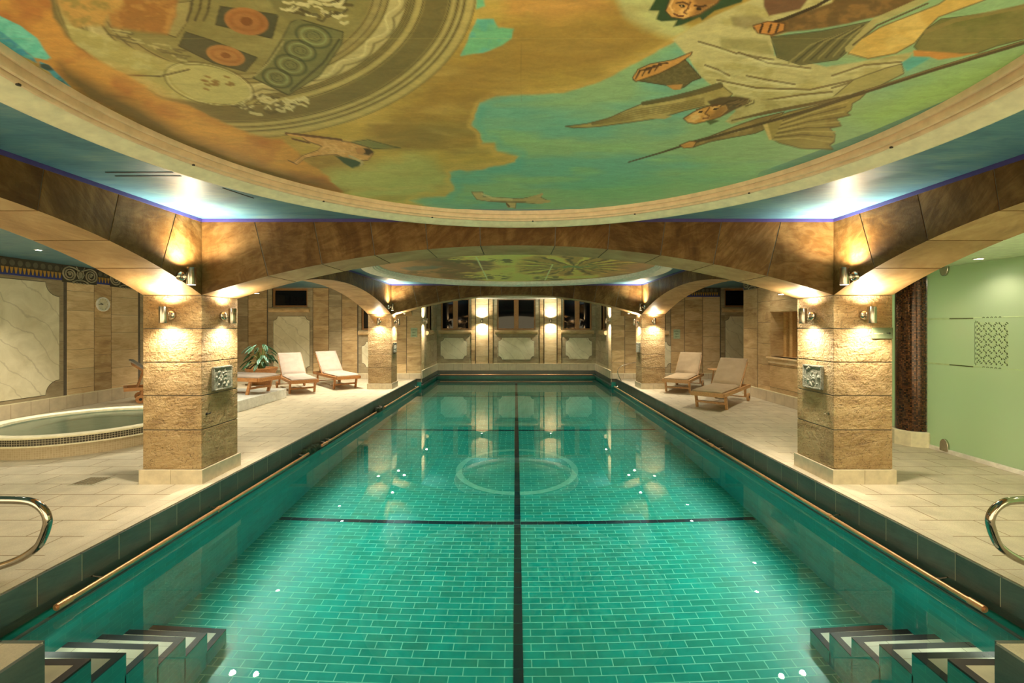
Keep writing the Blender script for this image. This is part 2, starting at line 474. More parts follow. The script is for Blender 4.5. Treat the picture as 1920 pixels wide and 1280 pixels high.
for sx in (-1, 1):   # half arch running from the far pillars to the end wall
    x0, x1 = sorted((sx*IX, sx*OX))
    o = arch('y', 12.30, YE, x0, x1, [-.5,0,.5]).build('stone_arch', AM)
    struct(o, 'short sandstone arch from the far %s pillar to the end wall' % ('left' if sx < 0 else 'right'), 'arch')
mb = MB()
for y0, y1 in ROWS:
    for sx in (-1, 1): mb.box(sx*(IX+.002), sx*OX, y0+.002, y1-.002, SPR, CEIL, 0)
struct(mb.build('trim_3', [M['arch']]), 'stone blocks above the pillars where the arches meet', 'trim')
mb = MB()   # violet border along the tops of the beams
for i, (a, b) in enumerate(BAYS+[(12.30, YB)]):
    for sx in (-1, 1):
        if i < 2: mb.box(sx*IX, sx*(IX-.006), a, b, CEIL-.034, CEIL-.001)
    mb.box(-IX, IX, a, a+.006, CEIL-.034, CEIL-.001)
    if i < 2: mb.box(-IX, IX, b-.006, b, CEIL-.034, CEIL-.001)
struct(mb.build('trim_4', M['purple']), 'violet painted border between the beams and the blue ceiling', 'trim')

# --- ceilings
mb = MB()
mb.box(-OX, OX, -.8, YE, CEIL, CEIL+.2); mb.box(-OX, OX, YE, YB+.2, CEIL, CEIL+.2)
mb.box(-9, -OX, -1.0, YE+.2, AC, AC+.1); mb.box(OX, 9, -1.0, YE+.2, AC, AC+.1)
struct(mb.build('ceiling', M['ceil']), 'blue painted ceiling over the pool hall', 'ceiling')
mb = MB(); mb.box(OX+.05, RX+2.6, -1.0, 7.4, 2.37, 2.45)
struct(mb.build('ceiling_lowered', M['steam']), 'lowered pale ceiling in front of the green glass wall', 'ceiling')

# --- walls
def wbox(mb, axis, f, u0, u1, d0, d1, z0, z1, mi):
    """axis 'x': wall in plane y=f seen from -y; '+x'/'-x': wall in plane x=f whose face looks to +x / -x"""
    if axis == 'x': mb.box(u0, u1, f-d1, f-d0, z0, z1, mi)
    elif axis == '+x': mb.box(f+d0, f+d1, u0, u1, z0, z1, mi)
    else: mb.box(f-d1, f-d0, u0, u1, z0, z1, mi)
def rects(u0, u1, z0, z1, holes):
    us = sorted({u0, u1, *[h for H in holes for h in H[:2]]}); zs = sorted({z0, z1, *[h for H in holes for h in H[2:]]})
    for a, b in zip(us[:-1], us[1:]):
        for c, d in zip(zs[:-1], zs[1:]):
            mu, mz = (a+b)/2, (c+d)/2
            if u0 <= mu <= u1 and z0 <= mz <= z1 and not any(h[0] < mu < h[1] and h[2] < mz < h[3] for h in holes): yield a, b, c, d
def block_wall(axis, f, u0, u1, z0, z1, strips, holes=(), h=.385):
    """strips: (u0,u1,material,phase,proud)"""
    mb = MB()
    for a, b, c, d in rects(u0, u1, z0, z1, holes): wbox(mb, axis, f, a, b, -.2, 0, c, d, 2)
    for st in strips:
        a, b, mi, ph = st[:4]; pr = st[4] if len(st) > 4 else .012
        z = z0+ph*h-(h if ph else 0)
        while z < z1:
            c, d = max(z, z0), min(z+h, z1)
            if d-c > .03:
                for q in rects(a+.009, b-.009, c+.003, d-.003, holes): wbox(mb, axis, f, *q[:2], 0, pr, *q[2:], mi)
            z += h
    return mb
WM = [M['wall'], M['wall_pale'], M['grout'], M['wall_grey']]
W1L = (-7.56,-6.47,2.22,2.79); W2L = (-4.80,-3.84,1.51,2.45)
o = block_wall('x', YE, -9, -AX, 0, AC, [(-8.85,-8.31,3,0),(-8.31,-7.72,0,.5),(-7.70,-6.30,3,.7),(-6.30,-5.81,0,.3),(-5.81,-5.41,3,.8),(-5.41,-4.92,0,.1),(-4.90,-3.74,3,.5),(-3.74,-3.40,0,.2),(-3.40,-AX,0,.7)], [W1L, W2L]).build('wall_end_left', WM)
struct(o, 'end wall of painted stone blocks behind the left loungers', 'wall')
W1R = (6.45,7.58,2.22,2.79); W2R = (3.84,4.62,1.51,2.45)
o = block_wall('x', YE, AX, 9, 0, AC, [(AX,3.36,0,.3),(3.36,3.74,0,.8),(3.74,4.78,3,.5),(4.78,5.21,0,.2),(5.21,5.77,0,.7),(5.77,6.31,1,.4),(6.33,7.75,3,.1),(7.75,8.85,0,.5)], [W1R, W2R]).build('wall_end_right', WM)
struct(o, 'end wall of painted stone blocks behind the right loungers', 'wall')
WBL, WBC, WBR = (-2.79,-1.73,1.50,2.66), (-.71,.71,1.50,2.66), (1.73,2.79,1.50,2.66)
o = block_wall('x', YB, -AX, AX, -.1, CEIL, [(-AX,-1.67,3,.5),(-1.67,-1.51,0,.2,.03),(-1.50,-1.03,1,.6,.05),(-1.02,-.86,0,.2,.03),(-.86,.86,3,.5),(.86,1.02,0,.3,.03),(1.03,1.50,1,.8,.05),(1.51,1.67,0,.3,.03),(1.67,AX,3,.5)], [WBL, WBC, WBR]).build('wall_back', WM)
struct(o, 'back wall of the pool alcove with two lit pilasters', 'wall')
WSL = (14.86,15.75,1.50,2.5)
for sx, nm in ((-1,'left'), (1,'right')):
    o = block_wall('+x' if sx < 0 else '-x', sx*AX, YE-.0, YB, -.1, CEIL, [(YE-.012,YE+.42,1,.5),(YE+.42,YB,3,.2)], [WSL]).build('wall_alcove_'+nm, WM)
    struct(o, '%s side wall of the pool alcove' % nm, 'wall')
o = block_wall('+x', LW, -1, YE, 0, AC, [(-1,3.2,0,0),(3.2,8.88,3,.4),(8.94,9.52,1,.95),(9.52,9.92,0,.6),(9.92,10.63,1,.8),(10.68,10.95,3,.3),(10.95,12.2,1,.2),(12.2,YE,0,.6)], h=.39).build('wall_left', WM)
struct(o, 'left wall of painted stone blocks beyond the whirlpool', 'wall')
WSA = (8.80,9.80,.966,1.93)
o = block_wall('-x', RX, 7.40, 10.95, 0, AC, [(10.32,10.95,0,.4),(7.40,10.30,0,.7)], [WSA], h=.46).build('wall_right', WM)
struct(o, 'right wall of brown stone with the sauna window', 'wall')
mb = MB(); mb.box(RX+.2, 9.0, 10.75, 10.95, 0, AC); mb.box(8.85, 9.05, 10.95, YE, 0, AC); mb.box(RX+2.55, RX+2.6, -1, 7.4, 0, 2.45, 1); mb.box(RX+.04, RX+2.55, 7.3, 7.4, 0, 2.4, 1); mb.box(RX+.04, RX+2.6, -1.1, -1, 0, 2.4, 1); mb.box(RX+.04, RX+2.55, -1, 7.3, .0, .02, 1)
struct(mb.build('wall_right_rear', [M['wall'], M['steam']]), 'walls of the rooms behind the right aisle', 'wall')

# --- skirting tiles
def skirt(name, axis, f, u0, u1, h, label, mat):
    mb = MB(); wbox(mb, axis, f, u0, u1, .0, .028, 0, h, 0)
    wbox(mb, axis, f, u0, u1, .0, .03, h-.012, h+.002, 1)
    return struct(mb.build(name, [mat, M['cream']]), label, 'skirting')
skirt('baseboard_end_left', 'x', YE-.012, LW, -AX, .17, 'cream tile skirting along the left end wall', M['skirt_x'])
skirt('baseboard_end_right', 'x', YE-.012, AX, 8.85, .17, 'cream tile skirting along the right end wall', M['skirt_x'])
skirt('baseboard_left', '+x', LW+.012, -1, YE, .26, 'cream tile skirting along the left wall', M['skirt_y'])
skirt('baseboard_right', '-x', RX-.012, 7.40, 10.95, .23, 'cream tile skirting under the sauna window wall', M['skirt_y'])
skirt('baseboard_back', 'x', YB-.012, -AX, AX, .25, 'cream tile skirting along the alcove back wall', M['skirt_x'])
mb = MB()
for a, b in ((-1.67,-.86), (.86,1.67)): wbox(mb, 'x', YB-.012, a, b, .028, .06, 0, .255, 0)
struct(mb.build('baseboard_pilasters', [M['skirt_x']]), 'cream tile skirting under the two lit pilasters', 'skirting')
skirt('baseboard_alcove_left', '+x', -AX+.012, YE-.02, YB, .25, 'cream tile skirting on the left alcove wall', M['skirt_y'])
skirt('baseboard_alcove_right', '-x', AX-.012, YE-.02, YB, .25, 'cream tile skirting on the right alcove wall', M['skirt_y'])
mb = MB()
mb.box(-AX, AX, YB-.06, YB-.02, -.13, 0); mb.box(-AX, AX, YB-.10, YB-.02, -.20, -.16)
for sx in (-1,1): mb.box(sx*AX, sx*(AX-.04), YE, YB, -.13, 0); mb.box(sx*AX, sx*(AX-.07), YE, YB, -.20, -.16)
struct(mb.build('trim_5', M['slate']), 'slate ledge round the water in the alcove', 'trim')

# --- marble panels with notched corners
def notch_poly(u0, u1, z0, z1, r=.13):
    pts = []
    for cx, cz, a0 in ((u0, z0, PI/2), (u1, z0, PI), (u1, z1, 3*PI/2), (u0, z1, 0)):
        arc = [(cx+r*math.cos(a0-PI/2*k/6), cz+r*math.sin(a0-PI/2*k/6)) for k in range(7)]
        pts += arc
    return pts
def panel(axis, f, u0, u1, z0, z1, label, r=.13):
    mb = MB()
    P = {'x': lambda a,b,t: (a, f-t, b), '+x': lambda a,b,t: (f+t, a, b), '-x': lambda a,b,t: (f-t, a, b)}[axis]
    mb.prism(notch_poly(u0, u1, z0, z1, r), P, .012, .022, 0)
    mb.prism(notch_poly(u0-.012, u1+.012, z0-.012, z1+.012, r), P, .008, .015, 1)
    return struct(mb.build('wall_panel', [M['marble'], M['frieze_mid']]), label, 'panel')
panel('x', YE, -7.52, -6.40, .26, 1.93, 'cream marble panel behind the left pair of loungers')
panel('x', YE, -4.78, -3.86, .36, 1.14, 'cream marble panel half hidden by the far left pillar')
panel('x', YE, 6.47, 7.60, .26, 1.93, 'tall cream marble panel behind the right loungers')
panel('x', YE, 3.86, 4.78, .36, 1.14, 'cream marble panel half hidden by the far right pillar')
panel('x', YB, -2.80, -1.83, .42, 1.20, 'left cream marble panel in the alcove back wall')
panel('x', YB, -.66, .66, .40, 1.21, 'middle wide cream marble panel in the alcove back wall')
panel('x', YB, 1.83, 2.80, .42, 1.20, 'right cream marble panel in the alcove back wall')
panel('+x', LW, 5.2, 8.78, .33, 2.44, 'large cream marble panel behind the whirlpool', .26)

# --- windows
wn = [0]
def window(axis, f, hole, label, mull=1, sill=True, depth=.10):
    wn[0] += 1
    u0, u1, z0, z1 = hole
    w = MB(); t = .05
    for a, b, c, d in ((u0,u0+t,z0,z1),(u1-t,u1,z0,z1),(u0+t,u1-t,z0,z0+t),(u0+t,u1-t,z1-t,z1)): wbox(w, axis, f, a, b, -depth, -depth+.06, c, d, 0)
    c0 = (u0+u1)/2
    if mull: wbox(w, axis, f, c0-.085, c0+.085, -depth, -depth+.07, z0+t, z1-t, 0)
    # reveals
    for a, b, c, d in ((u0-.01,u0,z0,z1),(u1,u1+.01,z0,z1)): wbox(w, axis, f, a, b, -depth-.05, 0, c, d, 1)
    o = w.build('window_%d' % wn[0], [M['sash'], M['wall_grey']])
    struct(o, label, 'window')
    spans = [(u0+t, c0-.085), (c0+.085, u1-t)] if mull else [(u0+t, u1-t)]
    for a, b in spans:
        p = MB(); wbox(p, axis, f, a, b, -depth-.02, -depth+.01, z0+t, z1-t, 0)
        p.build('pane', M['pane'], o)
    if sill:
        s = MB(); n = 10
        P = {'x': lambda a,t,b: (b, f-a, t), '+x': lambda a,t,b: (f+a, b, t), '-x': lambda a,t,b: (f-a, b, t)}[axis]
        prof = [(0, z0-.02)]+[(.05+.05*math.cos(PI/2-PI*k/n), z0-.09+.07*math.sin(PI/2-PI*k/n)) for k in range(n+1)]+[(0, z0-.16)]
        s.prism([(a, z) for a, z in prof], lambda a, z, b: P(a, z, b), u0-.08, u1+.08, 0)
        s.build('sill', M['wall'], o, smooth=True)
    return o
window('x', YE, W1L, 'high dark window above the cream panel behind the left loungers', 0)
window('x', YE, W2L, 'dark window partly hidden by the far left pillar', 0)
window('x', YE, W1R, 'high dark window above the cream panel on the right end wall', 0)
window('x', YE, W2R, 'dark window partly hidden by the far right pillar', 0)
window('x', YB, WBL, 'left dark oak window in the alcove back wall')
window('x', YB, WBC, 'middle dark oak window in the alcove back wall')
window('x', YB, WBR, 'right dark oak window in the alcove back wall')
window('+x', -AX, WSL, 'dark window in the left alcove side wall', 0)
window('-x', AX, WSL, 'dark window in the right alcove side wall', 0)
# sauna window: a deep opening with timber inside
w = MB(); a0, a1, z0, z1 = WSA
for q in ((a0-.001,a0+.015,z0,z1),(a1-.015,a1+.001,z0,z1),(a0,a1,z1-.015,z1+.001)): wbox(w, '-x', RX, q[0], q[1], -.5, 0, q[2], q[3], 0)
wbox(w, '-x', RX, a0-.02, a1+.06, -.35, .07, z0-.03, z0, 1); wbox(w, '-x', RX, a0-.02, a1+.04, 0, .04, z0-.13, z0-.03, 1)
o = struct(w.build('window_%d' % (wn[0]+1), [M['wall'], M['wall_pale']]), 'deep sauna window lined with pale timber in the right wall', 'window')
w = MB()
for k in range(10): wbox(w, '-x', RX, a0-.3, a1+.3, -.62, -.60, z0-.1+.11*k, z0-.1+.105+.11*k, 0)
w.build('back_boards', M['pine_dark'], o)
for a, b in ((a0+.02, a0+.12), (a0+.34, a0+.46), (a0+.66, a0+.76), (a1-.13,a1-.02)):
    w = MB(); wbox(w, '-x', RX, a, b, -.36, -.26, z0, z1-.01, 0); w.build('timber_post', M['pine'], o, bevel=.006)
w = MB(); wbox(w, '-x', RX, a0-.4, a1+.4, -1.2, -.62, z0-.2, z1+.2, 0)
w.build('sauna_lining', M['pine'], o)

# --- painted friezes
def frieze(axis, f, u0, u1, z0, z1, volutes, label, n):
    mb = MB(); P = {'x': lambda a,b,t: (a, f-t, b), '+x': lambda a,b,t: (f+t, a, b), '-x': lambda a,b,t: (f-t, a, b)}[axis]
    wbox(mb, axis, f, u0, u1, .012, .016, z0, z1, 0)
    wbox(mb, axis, f, u0, u1, .012, .018, z0-.02, z0+.015, 2)
    H = z1-z0; u = u0
    while u < u1-.05:
        mb.prism([(u+.005,z0+.43*H),(u+.058,z0+.43*H),(u+.04,z0+.05*H),(u+.024,z0+.05*H)], P, .016, .020, 1)
        mb.prism([(u+.050,z0+.02),(u+.078,z0+.02),(u+.066,z0+.3*H)], P, .016, .020, 2)
        u += .07
    u = u0+.06
    while u < u1-.06:
        mb.prism([(u+.045*math.cos(2*PI*k/10), z0+.70*H+.055*math.sin(2*PI*k/10)) for k in range(10)], P, .016, .019, 3); u += .13
    for a, b in volutes:
        wbox(mb, axis, f, a, b, .016, .026, z0-.05, z1, 0)
        r = (z1-z0)*.50; zc = z0+.42*H
        for c, sgn in ((a+r*.95, 1), (b-r*.95, -1)):
            path = [P(c+sgn*(r*(1-.72*k/44))*math.cos(PI/2+k*2*PI/20), zc+(r*(1-.72*k/44))*math.sin(PI/2+k*2*PI/20), .03) for k in range(45)]
            path = [P((a+b)/2-sgn*.02, zc+r*.55, .03), P(c+sgn*r*.45, zc+r*.95, .03)]+path
            mb.tube(path, .014, 6, 4)
            mb.prism([(c+.03*math.cos(2*PI*k/10), zc+.03*math.sin(2*PI*k/10)) for k in range(10)], P, .02, .034, 4)
        cc = (a+b)/2
        mb.prism([(cc+.045*math.cos(2*PI*k/12), zc+.065*math.sin(2*PI*k/12)) for k in range(12)], P, .02, .032, 4)
        mb.tube([P(cc-.09, zc+.16, .03), P(cc-.05, zc+.08, .03), P(cc-.075, zc, .03), P(cc-.03, zc-.08, .03), P(cc+.03, zc-.08, .03), P(cc+.075, zc, .03), P(cc+.05, zc+.08, .03), P(cc+.09, zc+.16, .03)], .01, 6, 4)
        mb.tube([P(cc-.17, zc-.15, .03), P(cc-.07, zc-.11, .03), P(cc+.07, zc-.11, .03), P(cc+.17, zc-.15, .03)], .011, 6, 4)
        for k in range(5): mb.prism([(cc-.14+.07*k+.02*math.cos(2*PI*q/8), zc-.17+.016*math.sin(2*PI*q/8)) for q in range(8)], P, .02, .032, 4)
    return struct(mb.build('trim_%d' % n, [M['frieze'], M['orange'], M['blue'], M['frieze_mid'], M['frieze_pale']]), label, 'frieze')
frieze('+x', LW, 4.0, 11.0, 2.53, AC-.005, [(8.84,9.56),(9.88,10.66)], 'painted frieze of ochre teeth and stone scrolls above the clock', 6)
frieze('-x', RX, 7.4, 10.95, 2.53, AC-.005, [(10.15,10.9)], 'painted scroll frieze above the sauna wall', 7)
frieze('x', YE, 5.2, 6.3, 2.56, AC-.005, [], 'painted frieze strip high on the right end wall', 8)
SC, DL = 1.75, 3.6
# ------------------------------------------------------------------ wall lamps
LIGHTS = []
def spot(loc, to, power, angle, col=(1,.84,.60), r=.03, blend=.9):
    l = bpy.data.lights.new('lamp_light', 'SPOT'); l.energy = power; l.color = col
    l.spot_size = math.radians(angle); l.spot_blend = blend; l.shadow_soft_size = r
    o = bpy.data.objects.new('lamp_light', l); COL.objects.link(o); o.location = loc
    o.rotation_euler = Vector(to).to_track_quat('-Z', 'Y').to_euler()
    return o
def make_sconce():
    t = thing('wall_lamp', 'x', 'wall lamp')
    mb = MB(); mb.lathe([(.0,-.078),(.036,-.078),(.0385,-.082),(.04,-.078),(.04,.078),(.0385,.082),(.036,.078),(.0,.078)], (0,.115,0), 28)
    mb.build('lamp_tube', M['chrome'], t, smooth=True)
    mb = MB()
    prof = [(0,.0),(.046,.0),(.048,.012),(.044,.030),(.030,.042),(0,.046)]
    n = 24; vs = []; fs = []
    for i in range(n):
        a = 2*PI*i/n
        vs += [(r*math.cos(a), d, r*math.sin(a)) for r, d in prof]
    k = len(prof)
    for i in range(n):
        j = (i+1) % n
        fs += [(i*k+q, j*k+q, j*k+q+1, i*k+q+1) for q in range(k-1)]
    mb.add(vs, fs); mb.build('wall_plate', M['chrome'], t, smooth=True)
    mb = MB(); mb.tube([(0,.03,0),(0,.08,0)], .018, 12); mb.lathe([(0,-.022),(.02,-.018),(.024,0),(.02,.018),(0,.022)], (0,.055,0), 16)
    mb.build('arm', M['chrome'], t, smooth=True)
    for s in (-1, 1):
        mb = MB(); mb.lathe([(0,.0),(.033,.0),(.033,.0015*s),(0,.0015*s)], (0,.115,s*.0795), 24)
        mb.build('lens', M['lens'], t)
    return t
sconce0 = make_sconce(); sc_used = [False]
def sconce(x, y, z, nx, ny, label, pw=30, up=1., down=1.):
    o = sconce0 if not sc_used[0] else copy_tree(sconce0)
    sc_used[0] = True
    o.location = (x, y, z); o.rotation_euler = (0, 0, math.atan2(-nx, ny))
    tag(o, label, 'wall lamp', 'steel up and down wall lamps')
    lx, ly = x+nx*.115, y+ny*.115
    if down: spot((lx, ly, z-.084), (-nx*.10, -ny*.10, -1), pw*down*SC, 158, blend=1.)
    if up: spot((lx, ly, z+.084), (-nx*.10, -ny*.10, 1), pw*up*SC, 158, blend=1.)
side = {-1:'left', 1:'right'}
for sx in (-1, 1):
    c = sx*3.53; s = side[sx]
    sconce(c, 4.65, 1.722, 0, -1, 'steel wall lamp on the viewer-facing side of the nearest %s pillar' % s, 30)
    sconce(sx*IX, 4.97, 1.722, -sx, 0, 'steel wall lamp on the pool-facing side of the nearest %s pillar' % s, 30)
    sconce(sx*IX, 4.34, 2.085, -sx, 0, 'steel wall lamp high on the %s arch above the nearest %s pillar' % (s, s), 24, 3.4, .8)
    sconce(c, 11.74, 1.745, 0, -1, 'steel wall lamp on the viewer-facing side of the far %s pillar' % s, 34)
    sconce(sx*IX, 12.02, 1.735, -sx, 0, 'steel wall lamp on the pool-facing side of the far %s pillar' % s, 34)
    sconce(sx*IX, 11.42, 2.10, -sx, 0, 'steel wall lamp high on the %s arch above the far %s pillar' % (s, s), 26, 3.2, .8)
    sconce(sx*(AX-.012), 14.30, 1.79, -sx, 0, 'steel wall lamp on the %s side wall of the alcove' % s, 40)
    sconce(sx*1.265, YB-.05, 1.84, 0, -1, 'steel wall lamp on the %s pilaster of the alcove back wall' % s, 46)
for sx in (-1, 1):
    s = side[sx]
    sconce(sx*3.53, 5.25, 1.722, 0, 1, 'added, unseen steel wall lamp on the rear side of the nearest %s pillar' % s, 30)  # added out of view to bring warm light into the middle bay
    sconce(sx*IX, 5.37 if sx > 0 else 5.42, 2.066 if sx > 0 else 2.082, -sx, 0, 'steel wall lamp high on the %s arch just behind the nearest %s pillar' % (s, s), 30, 3.0, .6)
    sconce(sx*IX, 12.62, 2.05, -sx, 0, 'added, unseen steel wall lamp high on the %s arch just behind the far %s pillar' % (s, s), 30, 2.4, .8)  # extra hidden lamp, added to light the bay behind the far pillars

# ------------------------------------------------------------------ downlights
def make_downlight():
    t = thing('downlight', 'x', 'downlight')
    mb = MB(); mb.lathe([(.033,.0),(.052,-.002),(.054,-.008),(.040,-.012),(.033,-.004)], (0,0,0), 24); mb.build('trim_ring', M['white'], t, smooth=True)
    mb = MB(); mb.lathe([(0,-.005),(.034,-.005),(.034,-.003),(0,-.003)], (0,0,0), 20); mb.build('lens', M['spot'], t)
    return t
dl0 = make_downlight(); dl_used = [False]
def downlight(x, y, z, label, pw=26, ang=110):
    o = dl0 if not dl_used[0] else copy_tree(dl0); dl_used[0] = True
    o.location = (x, y, z); tag(o, label, 'downlight', 'recessed ceiling downlights')
    spot((x, y, z-.03), (0,0,-1), pw*DL, ang, (1,.86,.62), .03, .9)
for x, y, lab in ((-7.53,7.16,'in the left aisle ceiling next to the frieze'), (-6.2,7.76,'in the left aisle ceiling above the whirlpool'), (-4.5,8.56,'in the left aisle ceiling nearest the pool'),
                  (-4.46,11.63,'in the left aisle ceiling in front of the loungers'), (-4.9,12.6,'in the left aisle ceiling above the far left lounger'), (-7.3,11.9,'in the left aisle ceiling above the potted plant')):
    downlight(x, y, AC, 'small round downlight '+lab, 60 if y > 11 else 44)
for x, y, lab in ((4.5,8.53,'above the right deck nearest the pool'), (5.0,9.56,'above the right deck beside the sauna wall'), (4.48,11.63,'above the far right lounger'), (4.77,12.7,'above the small wooden table')):
    downlight(x, y, AC, 'small round downlight '+lab, 7 if x == 5.0 else 18)
downlight(5.15, 5.08, 2.37, 'small bright downlight in front of the green glass wall', 5, 140)
downlight(-5.2, 4.2, AC, 'small round downlight over the near left deck', 10)
downlight(-6.6, 5.6, AC, 'small round downlight in front of the whirlpool', 12)
downlight(4.65, 3.0, 2.37, 'small downlight over the near right deck', 6, 140)

# ------------------------------------------------------------------ sun loungers
def make_lounger(fab, wood, recl=40):
    """x across, y from foot to head; origin on the floor between the front legs"""
    t = thing('sun_lounger', 'x', 'sun lounger')
    H = .30; W = .30
    for s in (-1, 1):
        mb = MB(); mb.box(s*(W-.022), s*(W+.022), -.24, 1.72, H-.035, H+.035); mb.build('side_rail', wood, t, bevel=.006)
        mb = MB(); mb.obox((s*(W-.02), .0, .145), (.022,0,0), (0,.030,0), (0,.045*-1,.15)); mb.build('leg', wood, t, bevel=.004)
        mb = MB(); mb.obox((s*(W-.02), 1.42, .19), (.02,0,0), (0,.028,0), (0,0,.10)); mb.build('leg', wood, t, bevel=.004)
        mb = MB(); n = 20
        vs = []
        for dx in (-.022, .022):
            vs += [(s*(W+.035)+dx, 1.45+.085*math.cos(2*PI*k/n), .086+.085*math.sin(2*PI*k/n)) for k in range(n)]
        mb.add(vs, [tuple(range(n)), tuple(range(2*n-1,n-1,-1))]+[(k,(k+1)%n,n+(k+1)%n,n+k) for k in range(n)])
        w = mb.build('wheel', wood, t, bevel=.006)
        mb = MB(); vs = []
        for dx in (-.026, .026):
            vs += [(s*(W+.035)+dx, 1.45+.03*math.cos(2*PI*k/12), .086+.03*math.sin(2*PI*k/12)) for k in range(12)]
        mb.add(vs, [tuple(range(12)), tuple(range(23,11,-1))]+[(k,(k+1)%12,12+(k+1)%12,12+k) for k in range(12)])
        mb.build('hub', M['black'], w)
    mb = MB(); mb.box(-W, W, -.03, .02, .10, .14); mb.build('stretcher', wood, t, bevel=.004)
    mb = MB(); mb.box(-W, W, -.265, -.235, H-.04, H+.04); mb.build('foot_rail', wood, t, bevel=.006)
    mb = MB(); mb.tube([(-W-.03,1.45,.086),(W+.03,1.45,.086)], .012, 8); mb.box(-W, W, 1.66, 1.71, H-.03, H+.03); mb.build('axle', wood, t)
    mb = MB()
    for k in range(11): mb.box(-W, W, -.20+.11*k, -.13+.11*k, H+.015, H+.034)
    mb.build('seat_slats', wood, t)
    a = math.radians(recl); ca, sa = math.cos(a), math.sin(a); hy, hz = .98, H+.03
    P = lambda x, l, d: (x, hy+l*ca-d*sa, hz+l*sa+d*ca)
    mb = MB(); L = .78
    for s in (-1, 1): mb.prism([(s*(W-.045), 0), (s*(W-.005), 0), (s*(W-.005), L), (s*(W-.045), L)], lambda x, l, d: P(x, l, d), -.03, .01)
    for k in range(7): mb.prism([(-W+.03, .04+.115*k), (W-.03, .04+.115*k), (W-.03, .11+.115*k), (-W+.03, .11+.115*k)], lambda x, l, d: P(x, l, d), -.012, .008)
    mb.prism([(-W+.005, L-.05), (W-.005, L-.05), (W-.005, L+.0), (-W+.005, L+.0)], lambda x, l, d: P(x, l, d), -.03, .012)
    mb.build('back_frame', wood, t, bevel=.003)
    mb = MB()   # prop that holds the back up
    top = P(0, .52, -.03); 
    for s in (-1, 1): mb.tube([(s*.2, top[1], top[2]), (s*.2, 1.50, H-.0)], .014, 8)
    mb.tube([(-.2,1.50,H),(.2,1.50,H)], .014, 8)
    mb.build('back_prop', wood, t)
    def cushion(P, l0, l1, th, name):
        mb = MB(); nx, ny = 10, 16; W2 = W-.02
        def hgt(x, l):
            ex = 1-max(0, (abs(x)-W2+.06)/.06)**2; ey = 1-max(0, (abs(l-(l0+l1)/2)-(l1-l0)/2+.06)/.06)**2
            return th*(.35+.65*math.sqrt(max(0, min(ex, ey))))*(1+.04*math.sin(l*9)+.03*math.sin(x*14+l*5))
        top = [[P(-W2+2*W2*i/nx, l0+(l1-l0)*j/ny, .012+hgt(-W2+2*W2*i/nx, l0+(l1-l0)*j/ny)) for i in range(nx+1)] for j in range(ny+1)]
        bot = [[P(-W2+2*W2*i/nx, l0+(l1-l0)*j/ny, .010) for i in range(nx+1)] for j in range(ny+1)]
        vs = [p for r in top for p in r]+[p for r in bot for p in r]; N = (nx+1)*(ny+1); fs = []
        for j in range(ny):
            for i in range(nx):
                q = (j*(nx+1)+i, j*(nx+1)+i+1, (j+1)*(nx+1)+i+1, (j+1)*(nx+1)+i); fs.append(q); fs.append(tuple(N+k for k in reversed(q)))
        edge = [i for i in range(nx+1)]+[(j+1)*(nx+1)-1 for j in range(1,ny+1)]+[ny*(nx+1)+i for i in range(nx-1,-1,-1)]+[j*(nx+1) for j in range(ny-1,0,-1)]
        for k in range(len(edge)):
            e, g = edge[k], edge[(k+1)%len(edge)]; fs.append((e, N+e, N+g, g))
        mb.add(vs, fs); return mb.build(name, fab, t, smooth=True)
    cushion(lambda x, l, d: (x, l, H+.03+d), -.25, .97, .055, 'seat_cushion')
    cushion(P, .03, .86, .055, 'back_cushion')
    return t
LA = make_lounger(M['cushion'], M['teak'])
LB = make_lounger(M['cushion_tan'], M['teak_pale'])
def put_lounger(o, x, y, z, dx, dy, label):
    o.location = (x, y, z); o.rotation_euler = (0, 0, math.atan2(-dx, dy)); tag(o, label, 'sun lounger', 'teak sun loungers on the pool decks')
put_lounger(LA, -5.20, 11.05, 0, -.594, .804, 'teak lounger with ivory cushion in front of the tall cream panel on the left')
put_lounger(copy_tree(LA), -4.47, 11.88, 0, -.64, .77, 'teak lounger with ivory cushion nearest the far left pillar')
put_lounger(copy_tree(LA), -5.40, 9.56, .222, -.97, .24, 'teak lounger standing on the low white platform')
put_lounger(copy_tree(LA), -7.02, 10.75, 0, -.75, -.66, 'teak lounger beside the left wall, mostly hidden by the near left pillar')
put_lounger(LB, 3.83, 8.97, 0, .645, .764, 'pale teak lounger with sand cushion nearest the sauna wall')
put_lounger(copy_tree(LB), 3.95, 11.16, 0, .53, .85, 'pale teak lounger with sand cushion beside the far right pillar')

# low white platform
mb = MB(); mb.box(-6.95, -5.22, 8.55, 10.32, 0, .213)
tag(mb.build('tiled_platform', M['platform'], bevel=.012), 'low white tiled platform carrying one lounger', 'platform')

# side table
t = thing('side_table', 'small round teak side table behind the right loungers', 'side table', (5.42,12.25,0))
mb = MB(); mb.lathe([(0,.45),(.25,.45),(.255,.462),(.25,.475),(0,.475)], (0,0,0), 32); mb.build('table_top', M['teak_pale'], t, smooth=True)
for k in range(3):
    a = 2*PI*k/3; mb = MB(); mb.tube([(.2*math.cos(a),.2*math.sin(a),0),(.12*math.cos(a),.12*math.sin(a),.45)], .018, 8); mb.build('leg', M['teak_pale'], t)

